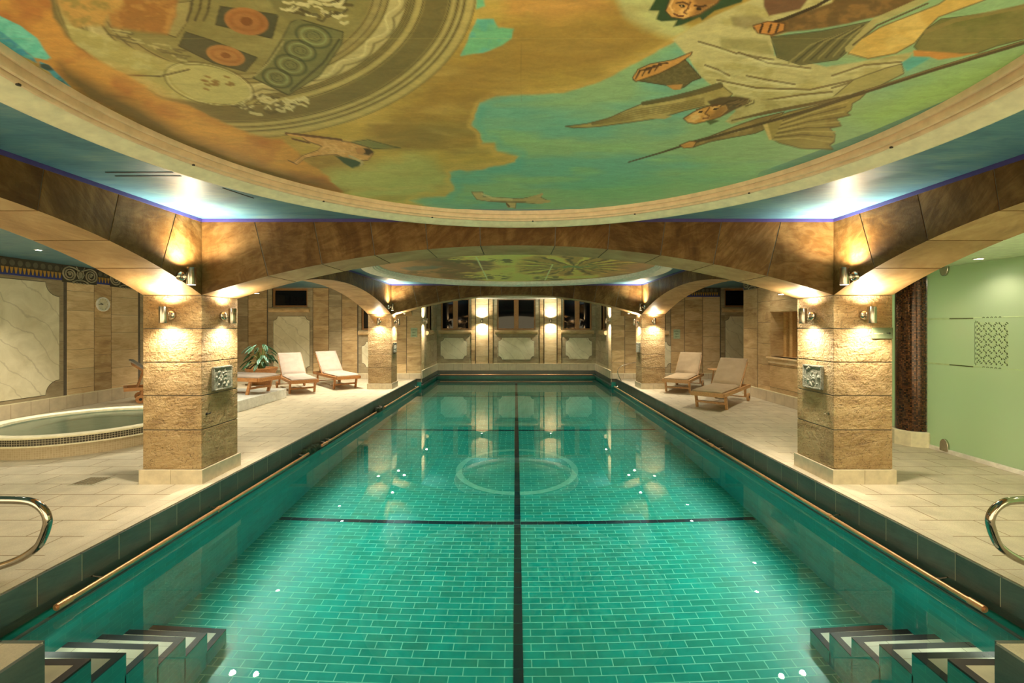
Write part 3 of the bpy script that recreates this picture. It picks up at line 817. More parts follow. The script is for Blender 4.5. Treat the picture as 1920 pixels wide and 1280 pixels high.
# potted plant
t = thing('potted_plant', 'leafy green plant in a wide brown bowl by the left end wall', 'plant', (-7.12, 12.7, 0))
mb = MB(); mb.lathe([(0,0),(.20,0),(.22,.03),(.42,.46),(.40,.47),(.37,.44),(0,.42)], (0,0,0), 28); pot = mb.build('pot', M['teak'], t, smooth=True)
mb = MB(); mb.lathe([(0,.425),(.37,.43)], (0,0,0), 24); mb.build('soil', M['frieze'], pot)
rnd = random.Random(3); st = MB(); lf = MB(); lp = MB()
for k in range(46):
    a = rnd.uniform(0, 2*PI); h = rnd.uniform(.55, 1.12); reach = rnd.uniform(.10, .42)*(1.15-h*.35)
    b = Vector((.06*math.cos(a), .06*math.sin(a), .42)); tip = Vector((reach*math.cos(a), reach*math.sin(a), h))
    mid = b.lerp(tip, .6)+Vector((-.05*math.cos(a), -.05*math.sin(a), .10))
    st.tube([b, b.lerp(mid,.5)+Vector((0,0,.04)), mid, tip], [.010,.009,.007,.005], 6)
    d = Vector((math.cos(a), math.sin(a), -.55)).normalized(); sd = Vector((-math.sin(a), math.cos(a), 0)); L = rnd.uniform(.15,.27); wd = L*.24
    nu = d.cross(sd).normalized()
    pts = []
    for i in range(9):
        u = i/8; wv = wd*math.sin(PI*min(1,u*1.02))**.7*(1 if i % 2 else .78)
        c = tip+d*L*u+Vector((0,0,-.10*L*u*u*3))
        pts.append([c-sd*wv+nu*.02, c, c+sd*wv+nu*.02])
    vs = [p for r in pts for p in r]; fs = []
    for i in range(8):
        for q in range(2): fs.append((i*3+q, i*3+q+1, (i+1)*3+q+1, (i+1)*3+q))
    (lp if k % 4 == 0 else lf).add(vs, fs)
for m, mat, nm in ((lf,'leaf','leaves'),(lp,'leaf_pale','pale_leaves')):
    o = m.build(nm, M[mat], t, smooth=True); s_ = o.modifiers.new('thick','SOLIDIFY'); s_.thickness = .003
st.build('stems', M['stem'], t, smooth=True)

# ------------------------------------------------------------------ whirlpool
def lathe_uv(o, c=(0,0)):
    me = o.data; uv = me.uv_layers.new(name='UVMap')
    for p in me.polygons:
        ca = math.atan2(p.center.y-c[1], p.center.x-c[0])
        for li in p.loop_indices:
            v = me.vertices[me.loops[li].vertex_index].co
            r = math.hypot(v.x-c[0], v.y-c[1]); a = math.atan2(v.y-c[1], v.x-c[0])
            while a-ca > PI: a -= 2*PI
            while a-ca < -PI: a += 2*PI
            uv.data[li].uv = (a*max(r, .05), v.z)
t = thing('whirlpool', 'raised round whirlpool tub with mosaic band and cream rim', 'whirlpool', (-6.12, 6.55, 0))
mb = MB(); mb.lathe([(1.08,0),(1.08,.15)], (0,0,0), 96); o = mb.build('tub_wall', M['beige_mosaic'], t, smooth=True); lathe_uv(o)
mb = MB(); mb.lathe([(1.06,.15),(1.13,.15),(1.135,.158),(1.13,.166),(1.115,.170)], (0,0,0), 96); mb.build('lower_lip', M['cream'], t, smooth=True)
mb = MB(); mb.lathe([(1.118,.168),(1.118,.247)], (0,0,0), 96); o = mb.build('mosaic_band', M['dark_mosaic'], t, smooth=True); lathe_uv(o)
mb = MB(); mb.lathe([(1.12,.245),(1.135,.25),(1.14,.265),(1.13,.278),(1.08,.283),(1.02,.280),(.99,.268),(.975,.20)], (0,0,0), 96); mb.build('rim', M['cream'], t, smooth=True)
mb = MB(); mb.lathe([(.975,.24),(.97,.12),(.62,.11),(.60,.03),(0,.03)], (0,0,0), 96); mb.build('basin', M['basin'], t, smooth=True)
mb = MB(); mb.lathe([(.985,.232),(0.001,.232)], (0,0,0), 96); o = mb.build('water', M['spa_water'], t)
for p in o.data.polygons:
    if p.normal.z < 0: p.flip()

# ------------------------------------------------------------------ mosaic column and the frosted glass front
t = thing('mosaic_column', 'round column of brown glass mosaic on a pale plinth', 'column', (5.44, 6.26, 0), kind='structure')
mb = MB(); mb.lathe([(.19,.18),(.19,2.40)], (0,0,0), 48); o = mb.build('shaft', M['brown_mosaic'], t, smooth=True); lathe_uv(o)
mb = MB(); mb.lathe([(0,0),(.25,0),(.25,.19),(.235,.20),(0,.20)], (0,0,0), 8); mb.build('plinth', M['cream'], t)
t = thing('glass_partition', 'frosted green glass wall with etched ornament beside the near right pillar', 'glass wall', (RX, 4.5, 0))
mb = MB(); mb.box(-.006, .006, -1.6, 1.56, .05, 2.37); mb.build('pane', M['frost'], t)
mb = MB(); mb.box(-.03, .03, -1.6, 1.56, .0, .05); mb.build('bottom_rail', M['white'], t, bevel=.004)
def clamp(z0, z1, name, up):
    mb = MB(); n = 10; w = .055
    prof = [(-w, z0 if up else z1)]+[(w*math.cos(PI-PI*k/n), (z1-w*1.6+w*1.6*math.sin(PI*k/n)) if up else (z0+w*1.6-w*1.6*math.sin(PI*k/n))) for k in range(n+1)]+[(w, z0 if up else z1)]
    mb.prism(prof, lambda a, z, tt: (tt, 1.30+a, z), -.04, -.008)
    mb.build(name, M['chrome'], t, bevel=.006)
clamp(0.02, .175, 'floor_clamp', True); clamp(2.25, 2.37, 'ceiling_clamp', False)
dk, lt = MB(), MB(); xo = -.0075
def flake(b, y, z, ry, rz, rot=0, k=4):
    b.prism([(y+ry*math.cos(rot+2*PI*i/k), z+rz*math.sin(rot+2*PI*i/k)) for i in range(k)], lambda a, zz, tt: (xo-tt, a, zz), 0, .0015)
def arcpiece(b, y, z, r, a0, a1, wd):
    n = 6; pts = [(y+(r+wd)*math.cos(a0+(a1-a0)*i/n), z+(r+wd)*math.sin(a0+(a1-a0)*i/n)) for i in range(n+1)]+[(y+(r-wd)*math.cos(a0+(a1-a0)*i/n), z+(r-wd)*math.sin(a0+(a1-a0)*i/n)) for i in range(n,-1,-1)]
    b.prism(pts, lambda a, zz, tt: (xo-tt, a, zz), 0, .0015)
y0, y1, z0, z1 = 5.06-4.5, 5.40-4.5, 1.16, 1.66
for i in range(6):
    for j in range(8):
        y, z = y0+(y1-y0)*(i+.5)/6, z0+(z1-z0)*(j+.5)/8
        if (i+j) % 2:
            for k in range(4): arcpiece(dk if k % 2 == j % 2 else lt, y, z, .024, PI/2*k+.25, PI/2*k+1.32, .0042)
            flake(dk, y, z, .009, .011); flake(lt, y, z, .0035, .0045)
        else:
            for k in range(4):
                a = PI/4+k*PI/2; flake(lt if k % 2 else dk, y+.018*math.cos(a), z+.021*math.sin(a), .0075, .015, 0, 4)
            for k in range(4):
                a = k*PI/2; flake(lt, y+.021*math.cos(a), z+.025*math.sin(a), .004, .006)
            flake(dk, y, z, .0055, .0055, 0, 6)
for k in range(22): flake(dk if k % 2 else lt, y1+.005, z0+(z1-z0)*k/21, .006, .011)
dk.prism([(y1+.035,z0),(y1+.038,z0),(y1+.038,z1),(y1+.035,z1)], lambda a, zz, tt: (xo-tt, a, zz), 0, .0015)
for k in range(9): flake(dk, y1+.022, z0+(z1-z0)*k/8, .004, .022)
for zz in (1.125, 1.705):
    y = y0-.9
    while y < y1+.04:
        arcpiece(dk if int(y*40) % 2 else lt, y, zz, .012, .1, PI*.9, .003); flake(lt, y+.022, zz+.008, .006, .006); y += .045
    lt.prism([(y1+.04,zz-.008),(1.55,zz-.008),(1.55,zz+.008),(y1+.04,zz+.008)], lambda a, z, tt: (xo-tt, a, z), 0, .001)
    dk.prism([(y1+.05,zz-.006),(y1+.35,zz-.006),(y1+.35,zz+.006),(y1+.05,zz+.006)], lambda a, z, tt: (xo-tt, a, z), .001, .002)
dk.build('etched_ornament', M['etch_dark'], t); lt.build('etched_ornament_pale', M['etch_light'], t)
t = thing('glass_partition', 'narrow frosted glass pane between the mosaic column and the sauna wall', 'glass wall', (RX, 6.9, 0))
mb = MB(); mb.box(-.006, .006, -.46, .49, .05, 2.37); mb.build('pane', M['frost'], t)
mb = MB(); mb.box(-.03, .03, -.46, .49, .0, .05); mb.build('bottom_rail', M['white'], t)

# ------------------------------------------------------------------ clock, signs, plaques
t = thing('wall_clock', 'round white wall clock on the left stone wall', 'clock', (LW+.013, 9.70, 2.085), -PI/2)
mb = MB(); n = 40
def disc(mb, r0, r1, d0, d1):
    vs = []
    for r, d in ((r0,d0),(r1,d0),(r1,d1),(r0,d1)): vs += [(r*math.cos(2*PI*k/n), d, r*math.sin(2*PI*k/n)) for k in range(n)]
    mb.add(vs, [(q*n+k, q*n+(k+1)%n, ((q+1)%4)*n+(k+1)%n, ((q+1)%4)*n+k) for q in range(4) for k in range(n)])
disc(mb, .128, .152, 0, .035); mb.build('rim', M['white'], t, smooth=True)
mb = MB(); mb.add([(.13*math.cos(2*PI*k/n), .012, .13*math.sin(2*PI*k/n)) for k in range(n)], [tuple(range(n))]); mb.build('dial', M['face'], t)
for L, wd, ang, nm in ((.062,.006,math.radians(292),'hour_hand'), (.10,.0045,math.radians(262),'minute_hand')):
    mb = MB(); d = Vector((-math.sin(ang)*1, 0, math.cos(ang))); sd = Vector((d.z, 0, -d.x)); o_ = Vector((0,.016,0))
    d.x = -d.x; sd = Vector((d.z,0,-d.x))
    # seen from the room the clock's +x axis points to the viewer's left
    d.x = -d.x; sd = Vector((d.z,0,-d.x))
    mb.obox(o_+d*(L*.45), d*(L*.55), sd*wd, Vector((0,.0015,0))); mb.build(nm, M['black'], t)
mb = MB()
for k in range(12):
    a = 2*PI*k/12; d = Vector((math.sin(a),0,math.cos(a))); sd = Vector((d.z,0,-d.x)); mb.obox(Vector((0,.0135,0))+d*.113, d*.008, sd*.003, Vector((0,.001,0)))
mb.build('hour_marks', M['black'], t)

def plaque(x, y, z, sx, label, seed):
    t = thing('relief_plaque', label, 'plaque', (x, y, z), math.atan2(sx, 0.0) if False else (-PI/2 if sx < 0 else PI/2), group='pewter plaques on the pillars')
    mb = MB(); w, h = .155, .125
    mb.box(-w, w, .0, .022, -h, h, 0); mb.build('plate', M['pewter'], t, bevel=.003)
    mb = MB()
    for a, b, c, d in ((-w,w,h-.014,h),(-w,w,-h,-h+.014),(-w,-w+.012,-h,h),(w-.012,w,-h,h)): mb.box(a, b, .02, .030, c, d)
    mb.build('border', M['pewter'], t, bevel=.002)
    r = random.Random(seed); mb = MB()
    for k in range(26):
        cx, cz = r.gauss(0, .05), r.gauss(-.01, .05); rr = r.uniform(.010, .026)
        cx = max(-.12, min(.12, cx)); cz = max(-.095, min(.095, cz))
        prof = [(rr*math.cos(PI/2*q/3), rr*.45*math.sin(PI/2*q/3)) for q in range(4)]
        vs = []; nn = 10
        for i in range(nn): vs += [(cx+a*math.cos(2*PI*i/nn)*r.uniform(.8,1.3), .021+b, cz+a*math.sin(2*PI*i/nn)) for a, b in prof]
        mb.add(vs, [(i*4+q, ((i+1)%nn)*4+q, ((i+1)%nn)*4+q+1, i*4+q+1) for i in range(nn) for q in range(3)])
    mb.build('relief', M['pewter'], t, smooth=True)
plaque(-IX, 4.955, 1.05, -1, 'square pewter relief plaque on the near left pillar', 1)
plaque(IX, 4.955, 1.06, 1, 'square pewter relief plaque on the near right pillar', 2)
plaque(-IX, 12.02, 1.06, -1, 'small bright pewter plaque on the far left pillar', 3)
plaque(IX, 12.02, 1.06, 1, 'small bright pewter plaque on the far right pillar', 4)

def sign(x, z, w, h, y, label, name='notice_sign', mat='sign'):
    t = thing(name, label, 'sign', (x, y, z), PI)
    mb = MB(); mb.box(-w/2, w/2, 0, .012, -h/2, h/2); mb.build('board', M[mat], t, bevel=.002)
    return t
def ink(mb, x, z, w, h, d=.0125): mb.box(x-w/2, x+w/2, d, d+.0012, z-h/2, z+h/2)
for x, z, lab, sd in ((-3.17,1.43,'pale green notice with three lines on the left end wall',5), (4.965,1.385,'pale green notice with three lines on the right end wall',6)):
    t = sign(x, z, .205, .29, YE-.012, lab); r = random.Random(sd); mb = MB()
    for row, (zz, n) in enumerate(((.085,7),(.0,4),(-.085,5))):
        for k in range(n):
            xx = (k-(n-1)/2)*.024
            ink(mb, xx-.007, zz, .005, .036); ink(mb, xx+.004, zz+r.choice((-.014,0,.014)), .014, .006)
            if r.random() < .6: ink(mb, xx+.009, zz, .004, .03)
    mb.build('lettering', M['sign_ink'], t)
t = sign(3.722, 1.538, .215, .112, 4.65, 'small pale direction sign with a black arrow on the near right pillar', 'direction_sign', 'sign_dark')
mb = MB(); ink(mb, -.055, .0, .034, .009); mb.prism([(-.088,0),(-.066,.012),(-.066,-.012)], lambda a, b, tt: (a, tt, b), .0125, .0137); mb.build('arrow', M['black'], t)
mb = MB(); r = random.Random(9)
for k in range(9): ink(mb, .085-.0105*k, -.004, .0055, r.choice((.014,.011,.012))); 
mb.build('lettering', M['frieze_pale'], t)

# ------------------------------------------------------------------ handrails, copper tubes, hooks
def smooth_path(pts, n=8):
    P = [Vector(p) for p in pts]; out = []
    for i in range(len(P)-1):
        p0, p1, p2, p3 = P[max(i-1,0)], P[i], P[i+1], P[min(i+2,len(P)-1)]
        for k in range(n):
            u = k/n; out.append(.5*((2*p1)+(p2-p0)*u+(2*p0-5*p1+4*p2-p3)*u*u+(3*p1-p0-3*p2+p3)*u**3))
    return out+[P[-1]]
rail = [(-90,937),(0,937),(48,938.5),(70,945.5),(84,959),(89.5,975),(87,990),(81,1007),(70,1025),(40,1046),(0,1061),(-60,1075),(-100,1078)]
def W(u, v, d): return ((u-967)*d/853-.02, d, 1.6-(v-613)*d/853)
for sx in (-1, 1):
    pts = [W(u, v, 2.9) for u, v in rail]; pts = [(sx*-x, y, z) for x, y, z in pts]
    end = pts[-1]; pts2 = pts[:-1]+[(end[0], end[1], .06)]
    t = thing('pool_handrail', 'polished steel grab rail curling over the %s pool edge' % side[sx], 'handrail', (0,0,0), 0, 'polished grab rails')
    mb = MB(); mb.tube(smooth_path(pts), .024, 16, cap=True); mb.build('rail_tube', M['polished'], t, smooth=True)
    e = pts[-1]; s0 = pts[0]
    mb = MB(); mb.tube([(e[0],e[1],e[2]),(e[0]+sx*.03,e[1],.0)], .024, 16); mb.lathe([(0,0),(.05,0),(.05,.008),(.03,.014),(0,.014)], (e[0]+sx*.03,e[1],0), 20)
    mb.build('floor_flange', M['polished'], t, smooth=True)
    mb = MB(); mb.tube([(s0[0],s0[1],s0[2]),(s0[0]+sx*.12,s0[1],s0[2]-.03),(s0[0]+sx*.16,s0[1],.0)], .024, 16); mb.build('post', M['polished'], t, smooth=True)
t = thing('pool_handrail', 'thin steel rail beside the far right pillar at the alcove corner', 'handrail', (0,0,0), 0)
mb = MB(); mb.tube(smooth_path([(3.05,13.45,.10),(2.98,13.4,.28),(3.05,13.4,.42),(3.3,13.4,.52),(3.9,13.45,.62),(4.2,13.5,.66)]), .012, 10); mb.build('rail_tube', M['chrome'], t, smooth=True)
mb = MB(); mb.tube([(4.2,13.5,.66),(4.2,13.5,0)], .012, 10); mb.tube([(3.05,13.45,.10),(3.10,13.45,0)], .012, 10); mb.build('post', M['chrome'], t, smooth=True)

def copper(x, y0, y1, label, cols, z=-.212):
    t = thing('copper_tube', label, 'tube', (0,0,0), 0, 'copper tubes along the pool edge')
    mb = MB(); mb.tube([(x,y0,z),(x,(y0+y1)/2,z),(x,y1,z)], .0165, 12); mb.build('tube', M['copper'], t, smooth=True)
    for y in cols:
        mb = MB(); mb.tube([(x,y-.02,z),(x,y+.02,z)], .022, 12); mb.tube([(x,y,z),(x+(.0 if x<0 else 0),y,z-.05)], .004, 6); mb.build('collar', M['copper'], t, smooth=True)
    mb = MB(); mb.tube([(x,y0-.05,z),(x,y0+.05,z)], .023, 14); mb.tube([(x,y0-.06,z),(x,y0-.045,z)], .012, 10); mb.build('end_cap', M['copper'], t, smooth=True)
    mb = MB()
    for y in [y0+.3]+list(cols)+[y1-.1]: mb.tube([(x,y,z),(x*1.065,y,z+.03)], .006, 6)
    mb.build('bracket', M['chrome'], t)
copper(-2.99, 2.99, 6.52, 'copper tube along the left pool edge nearest the viewer', [4.55])
copper(-2.99, 7.02, 9.68, 'copper tube along the middle of the left pool edge', [7.15, 8.3])
copper(-2.99, 10.3, 13.9, 'copper tube along the far left pool edge', [12.1])
copper(2.99, 2.97, 6.9, 'copper tube along the right pool edge nearest the viewer', [4.36])
copper(2.99, 7.0, 13.9, 'copper tube along the far right pool edge', [9.6, 12.])
t = thing('copper_tube', 'copper tube across the back of the pool alcove', 'tube', (0,0,0), 0, None)
mb = MB(); mb.tube([(-2.8,YB-.14,-.145),(2.8,YB-.14,-.145)], .016, 10); mb.build('tube', M['copper'], t, smooth=True)
for sx in (-1,1):
    mb = MB(); mb.tube([(sx*2.75,YB-.14,-.145),(sx*2.75,YB-.03,-.145)], .01, 8); mb.build('bracket', M['copper'], t)
for y, l, lab in ((6.74,.34,'dark green gutter inlet between two copper tubes, nearer one'), (9.98,.26,'dark green gutter inlet between two copper tubes, farther one')):
    mb = MB(); r = random.Random(int(y*10))
    for k in range(9): 
        c = (-3.03+r.uniform(-.02,.02), y+(k/8-.5)*l, -.205+r.uniform(-.02,.02)); q = r.uniform(.03,.045)
        mb.obox(c, (q,0,r.uniform(-.01,.01)), (r.uniform(-.01,.01),q,0), (0,r.uniform(-.01,.01),q*.9))
    o = mb.build('gutter_inlet', M['moss']); s_ = o.modifiers.new('soft','REMESH'); s_.mode = 'VOXEL'; s_.voxel_size = .012
    tag(o, lab, 'gutter inlet')
for x, y, z, lab in ((IX-.0,4.72,.70,'small steel robe hook on the near right pillar'), (-IX+.0,4.72,.70,'small dark hook on the near left pillar')):
    t = thing('robe_hook', lab, 'hook', (x, y, z), PI/2 if x > 0 else -PI/2)
    mb = MB(); mb.tube([(0,0,0),(0,.03,0),(0,.045,.012)], .006, 8); mb.build('peg', M['chrome'] if x > 0 else M['black'], t)
    mb = MB(); mb.tube([(0,0,0),(0,.006,0)], .014, 10); mb.build('base', M['chrome'] if x > 0 else M['black'], t)
# floor drain
t = thing('floor_drain', 'square floor drain set in the left deck', 'drain', (-4.42, 4.72, 0))
mb = MB(); mb.box(-.13,.13,-.13,.13,0,.003); mb.build('frame', M['slate_joint'], t)
mb = MB()
for k in range(7): mb.box(-.11+.032*k, -.092+.032*k, -.11, .11, .003, .0055)
mb.build('grating', M['chrome'], t)
# ceiling slots
for x0, x1, ya, yb, lab in ((-2.95,-2.47,3.25,3.33,'thin dark air slot in the blue ceiling left of the round mural'), (-2.36,-2.26,3.62,3.90,'short dark slot in the blue ceiling by the mural ring')):
    t = thing('air_slot', lab, 'air vent')
    if x1-x0 > yb-ya:
        for y in (ya, yb):
            mb = MB(); mb.box(x0, x1, y-.006, y+.006, CEIL-.004, CEIL); mb.build('slot', M['black'], t)
    else:
        mb = MB(); mb.obox(((x0+x1)/2,(ya+yb)/2,CEIL-.002), (.005,0,0), (.04,(yb-ya)/2,0), (0,0,.002)); mb.build('slot', M['black'], t)

# ------------------------------------------------------------------ ceiling medallion rings
def ring(cy, R, n, label):
    mb = MB()
    mb.lathe([(R+.02,CEIL+.01),(R+.02,CEIL-.05),(R+.005,CEIL-.10),(R-.012,CEIL-.107),(R-.03,CEIL-.107),(R-.05,CEIL-.098),(R-.10,CEIL-.085),(R-.15,CEIL-.060),(R-.165,CEIL-.052)], (0,cy,0), 128, 0)
    mb.lathe([(R-.165,CEIL-.052),(R-.166,CEIL-.074),(R-.176,CEIL-.082),(R-.188,CEIL-.080),(R-.194,CEIL-.070),(R-.195,CEIL-.046),(R-.202,CEIL-.044),(R-.204,CEIL-.066),(R-.212,CEIL-.070),(R-.224,CEIL-.066),(R-.229,CEIL-.056),(R-.230,CEIL-.030),(R-.244,CEIL-.026),(R-.246,CEIL-.036),(R-.256,CEIL-.036),(R-.262,CEIL-.028),(R-.264,CEIL+.01)], (0,cy,0), 128, 1)
    o = mb.build('trim_%d' % n, [M['cream'], M['cream_pink'] if cy < 4 else M['white']] if cy < 4 else [M['white'], M['white']], smooth=True)
    return struct(o, label, 'ceiling moulding')
o = ring(2.26, 2.335, 9, 'large round cream moulding framing the near ceiling mural')
mb = MB()
for a in range(14):
    q = 2*PI*(a+.35)/14; mb.lathe([(0,-.004),(.009,-.004),(.009,.004),(0,.004)], (2.150*math.cos(q), 2.26+2.150*math.sin(q), CEIL-.082), 8)
mb.build('fixing', M['black'], o)
ring(8.495, 2.76, 10, 'round cream moulding framing the middle ceiling mural')
ring(14.57, 1.95, 11, 'round cream moulding over the pool alcove')
# ------------------------------------------------------------------ painted ceilings (flat murals, colour stored per vertex)
def lin(c):
    c = np.asarray(c, float)/255.
    return np.where(c <= .04045, c/12.92, ((c+.055)/1.055)**2.4)
_rs = np.random.RandomState(5); _tab = _rs.rand(256, 256)
def vnoise(x, y):
    xi, yi = np.floor(x).astype(int), np.floor(y).astype(int); fx, fy = x-xi, y-yi
    fx, fy = fx*fx*(3-2*fx), fy*fy*(3-2*fy)
    g = lambda a, b: _tab[a % 256, b % 256]
    return (g(xi,yi)*(1-fx)+g(xi+1,yi)*fx)*(1-fy)+(g(xi,yi+1)*(1-fx)+g(xi+1,yi+1)*fx)*fy
def fbm(x, y, o=5):
    s, a, t = 0, .5, 0
    for k in range(o): s = s+a*vnoise(x*2**k+17.3*k, y*2**k+9.1*k); t += a; a *= .55
    return s/t
class Canvas:
    """paints colours onto the vertices of a flat mural; u,v are its drawing coordinates"""
    def __init__(s, u, v, X, Y):
        s.u, s.v, s.X, s.Y = u, v, X, Y
        s.c = np.zeros((len(u), 3))
        s.wu = (fbm(X*6, Y*6, 4)-.5); s.wv = (fbm(X*6+50, Y*6+20, 4)-.5)
    def put(s, mask, col, a=1.):
        m = np.clip(mask*a, 0, 1)[:, None]
        s.c = s.c*(1-m)+lin(col)*m
    def sd(s, poly, wob=0):
        """signed distance to polygon (negative inside) in drawing units"""
        u, v = s.u+s.wu*wob, s.v+s.wv*wob*.6
        P = np.array(poly, float); n = len(P)
        inside = np.zeros(len(u), bool); d = np.full(len(u), 1e9)
        bb = (u > P[:,0].min()-40) & (u < P[:,0].max()+40) & (v > P[:,1].min()-40) & (v < P[:,1].max()+40)
        x, y = u[bb], v[bb]; ins = np.zeros(len(x), bool); dd = np.full(len(x), 1e9)
        for i in range(n):
            (x0, y0), (x1, y1) = P[i], P[(i+1) % n]
            if y0 != y1:
                c = ((y0 > y) != (y1 > y)) & (x < (x1-x0)*(y-y0)/(y1-y0)+x0); ins ^= c
            L = (x1-x0)**2+(y1-y0)**2+1e-9
            t = np.clip(((x-x0)*(x1-x0)+(y-y0)*(y1-y0))/L, 0, 1)
            dd = np.minimum(dd, np.hypot(x-x0-t*(x1-x0), y-y0-t*(y1-y0)))
        d[bb] = np.where(ins, -dd, dd)
        return d
    def poly(s, pts, col, soft=1.5, wob=0, a=1., line=None, lw=1.3, col2=None, sc=.05):
        d = s.sd(pts, wob); m = np.clip(.5-d/(2*soft), 0, 1)
        s.put(m, col, a)
        if col2 is not None:
            f = fbm(s.u*sc, s.v*sc*1.6, 4); s.put(m*np.clip((f-.45)*5, 0, 1), col2, a)
        if line is not None: s.put(np.clip(1.2-np.abs(d)/lw, 0, 1), line, .9)
    def line(s, pts, col, w=1.5, a=1., w2=None):
        d = np.full(len(s.u), 1e9); n = len(pts)-1; best = np.full(len(s.u), w, float)
        for i in range(n):
            (x0, y0), (x1, y1) = pts[i], pts[i+1]; L = (x1-x0)**2+(y1-y0)**2+1e-9
            t = np.clip(((s.u-x0)*(x1-x0)+(s.v-y0)*(y1-y0))/L, 0, 1)
            q = np.hypot(s.u-x0-t*(x1-x0), s.v-y0-t*(y1-y0))
            if w2 is not None: best = np.where(q < d, w+(w2-w)*(i+t)/n, best)
            d = np.minimum(d, q)
        s.put(np.clip(best+.5-d, 0, 1), col, a)
    def ell(s, cx, cy, a, b, rot, col, soft=.06, al=1., ring=None):
        c, sn = math.cos(math.radians(rot)), math.sin(math.radians(rot))
        x, y = (s.u-cx)*c+(s.v-cy)*sn, -(s.u-cx)*sn+(s.v-cy)*c
        r = np.hypot(x/a, y/b)
        m = np.clip((1-r)/soft+.5, 0, 1) if ring is None else np.clip(1-np.abs(r-1)/ring, 0, 1)
        s.put(m, col, al)
LCOL = np.array((1.0, .84, .70))
def mural(name, cy, R, rows, dx, paint, label, z=CEIL-.006, gain=1.28, lcol=(1.,.84,.62)):
    ys = np.array(rows); xs = np.arange(-R-.02, R+.02, dx)
    X, Y = np.meshgrid(xs, ys); nx, ny = len(xs), len(ys)
    idx = np.arange(nx*ny).reshape(ny, nx)
    ok = np.hypot(X, Y-cy) < R+.03
    q = ok[:-1,:-1] & ok[1:,:-1] & ok[:-1,1:] & ok[1:,1:]
    F = np.stack([idx[:-1,:-1][q], idx[1:,:-1][q], idx[1:,1:][q], idx[:-1,1:][q]], 1)
    used = np.unique(F); remap = np.zeros(nx*ny, int); remap[used] = np.arange(len(used)); F = remap[F]
    x, y = X.ravel()[used], Y.ravel()[used]
    yy = np.maximum(y, .9)
    cv = Canvas(967+853*(x+.02)/yy, 613-853*(z-1.6)/yy, x, y)
    paint(cv)
    col = np.clip(cv.c/np.array(lcol)*gain, 0, .95)
    me = bpy.data.meshes.new(name)
    me.vertices.add(len(x)); me.vertices.foreach_set('co', np.stack([x, y, np.full(len(x), z)], 1).ravel())
    me.loops.add(F.size); me.loops.foreach_set('vertex_index', F.ravel())
    me.polygons.add(len(F)); me.polygons.foreach_set('loop_start', np.arange(0, F.size, 4)); me.polygons.foreach_set('loop_total', np.full(len(F), 4))
    me.update(); me.validate()
    at = me.color_attributes.new('paint', 'FLOAT_COLOR', 'POINT')
    at.data.foreach_set('color', np.concatenate([col, np.ones((len(x),1))], 1).ravel())
    me.materials.append(M['mural'])
    o = bpy.data.objects.new(name, me); COL.objects.link(o)
    return tag(o, label, 'ceiling painting')
def _mural():
    t = NT('mural_paint'); p = t.pos()
    at = t.n('ShaderNodeAttribute', _attribute_name='paint')
    f = t.noise(t.vmath('MULTIPLY', p, (1,2.4,1)), 9, 6, .7, .6); g = t.noise(p, 60, 4, .7)
    c = t.mix(1., at.outputs[0], t.ramp(f, [(.3,(.82,.82,.80)),(.7,(1.14,1.13,1.10))]), 'MULTIPLY')
    c = t.mix(.5, c, t.mix(1., c, t.ramp(g, [(.35,(.88,.88,.88)),(.65,(1.1,1.1,1.1))]), 'MULTIPLY'))
    return t.out(Base__Color=c, Roughness=.5)
M['mural'] = _mural()

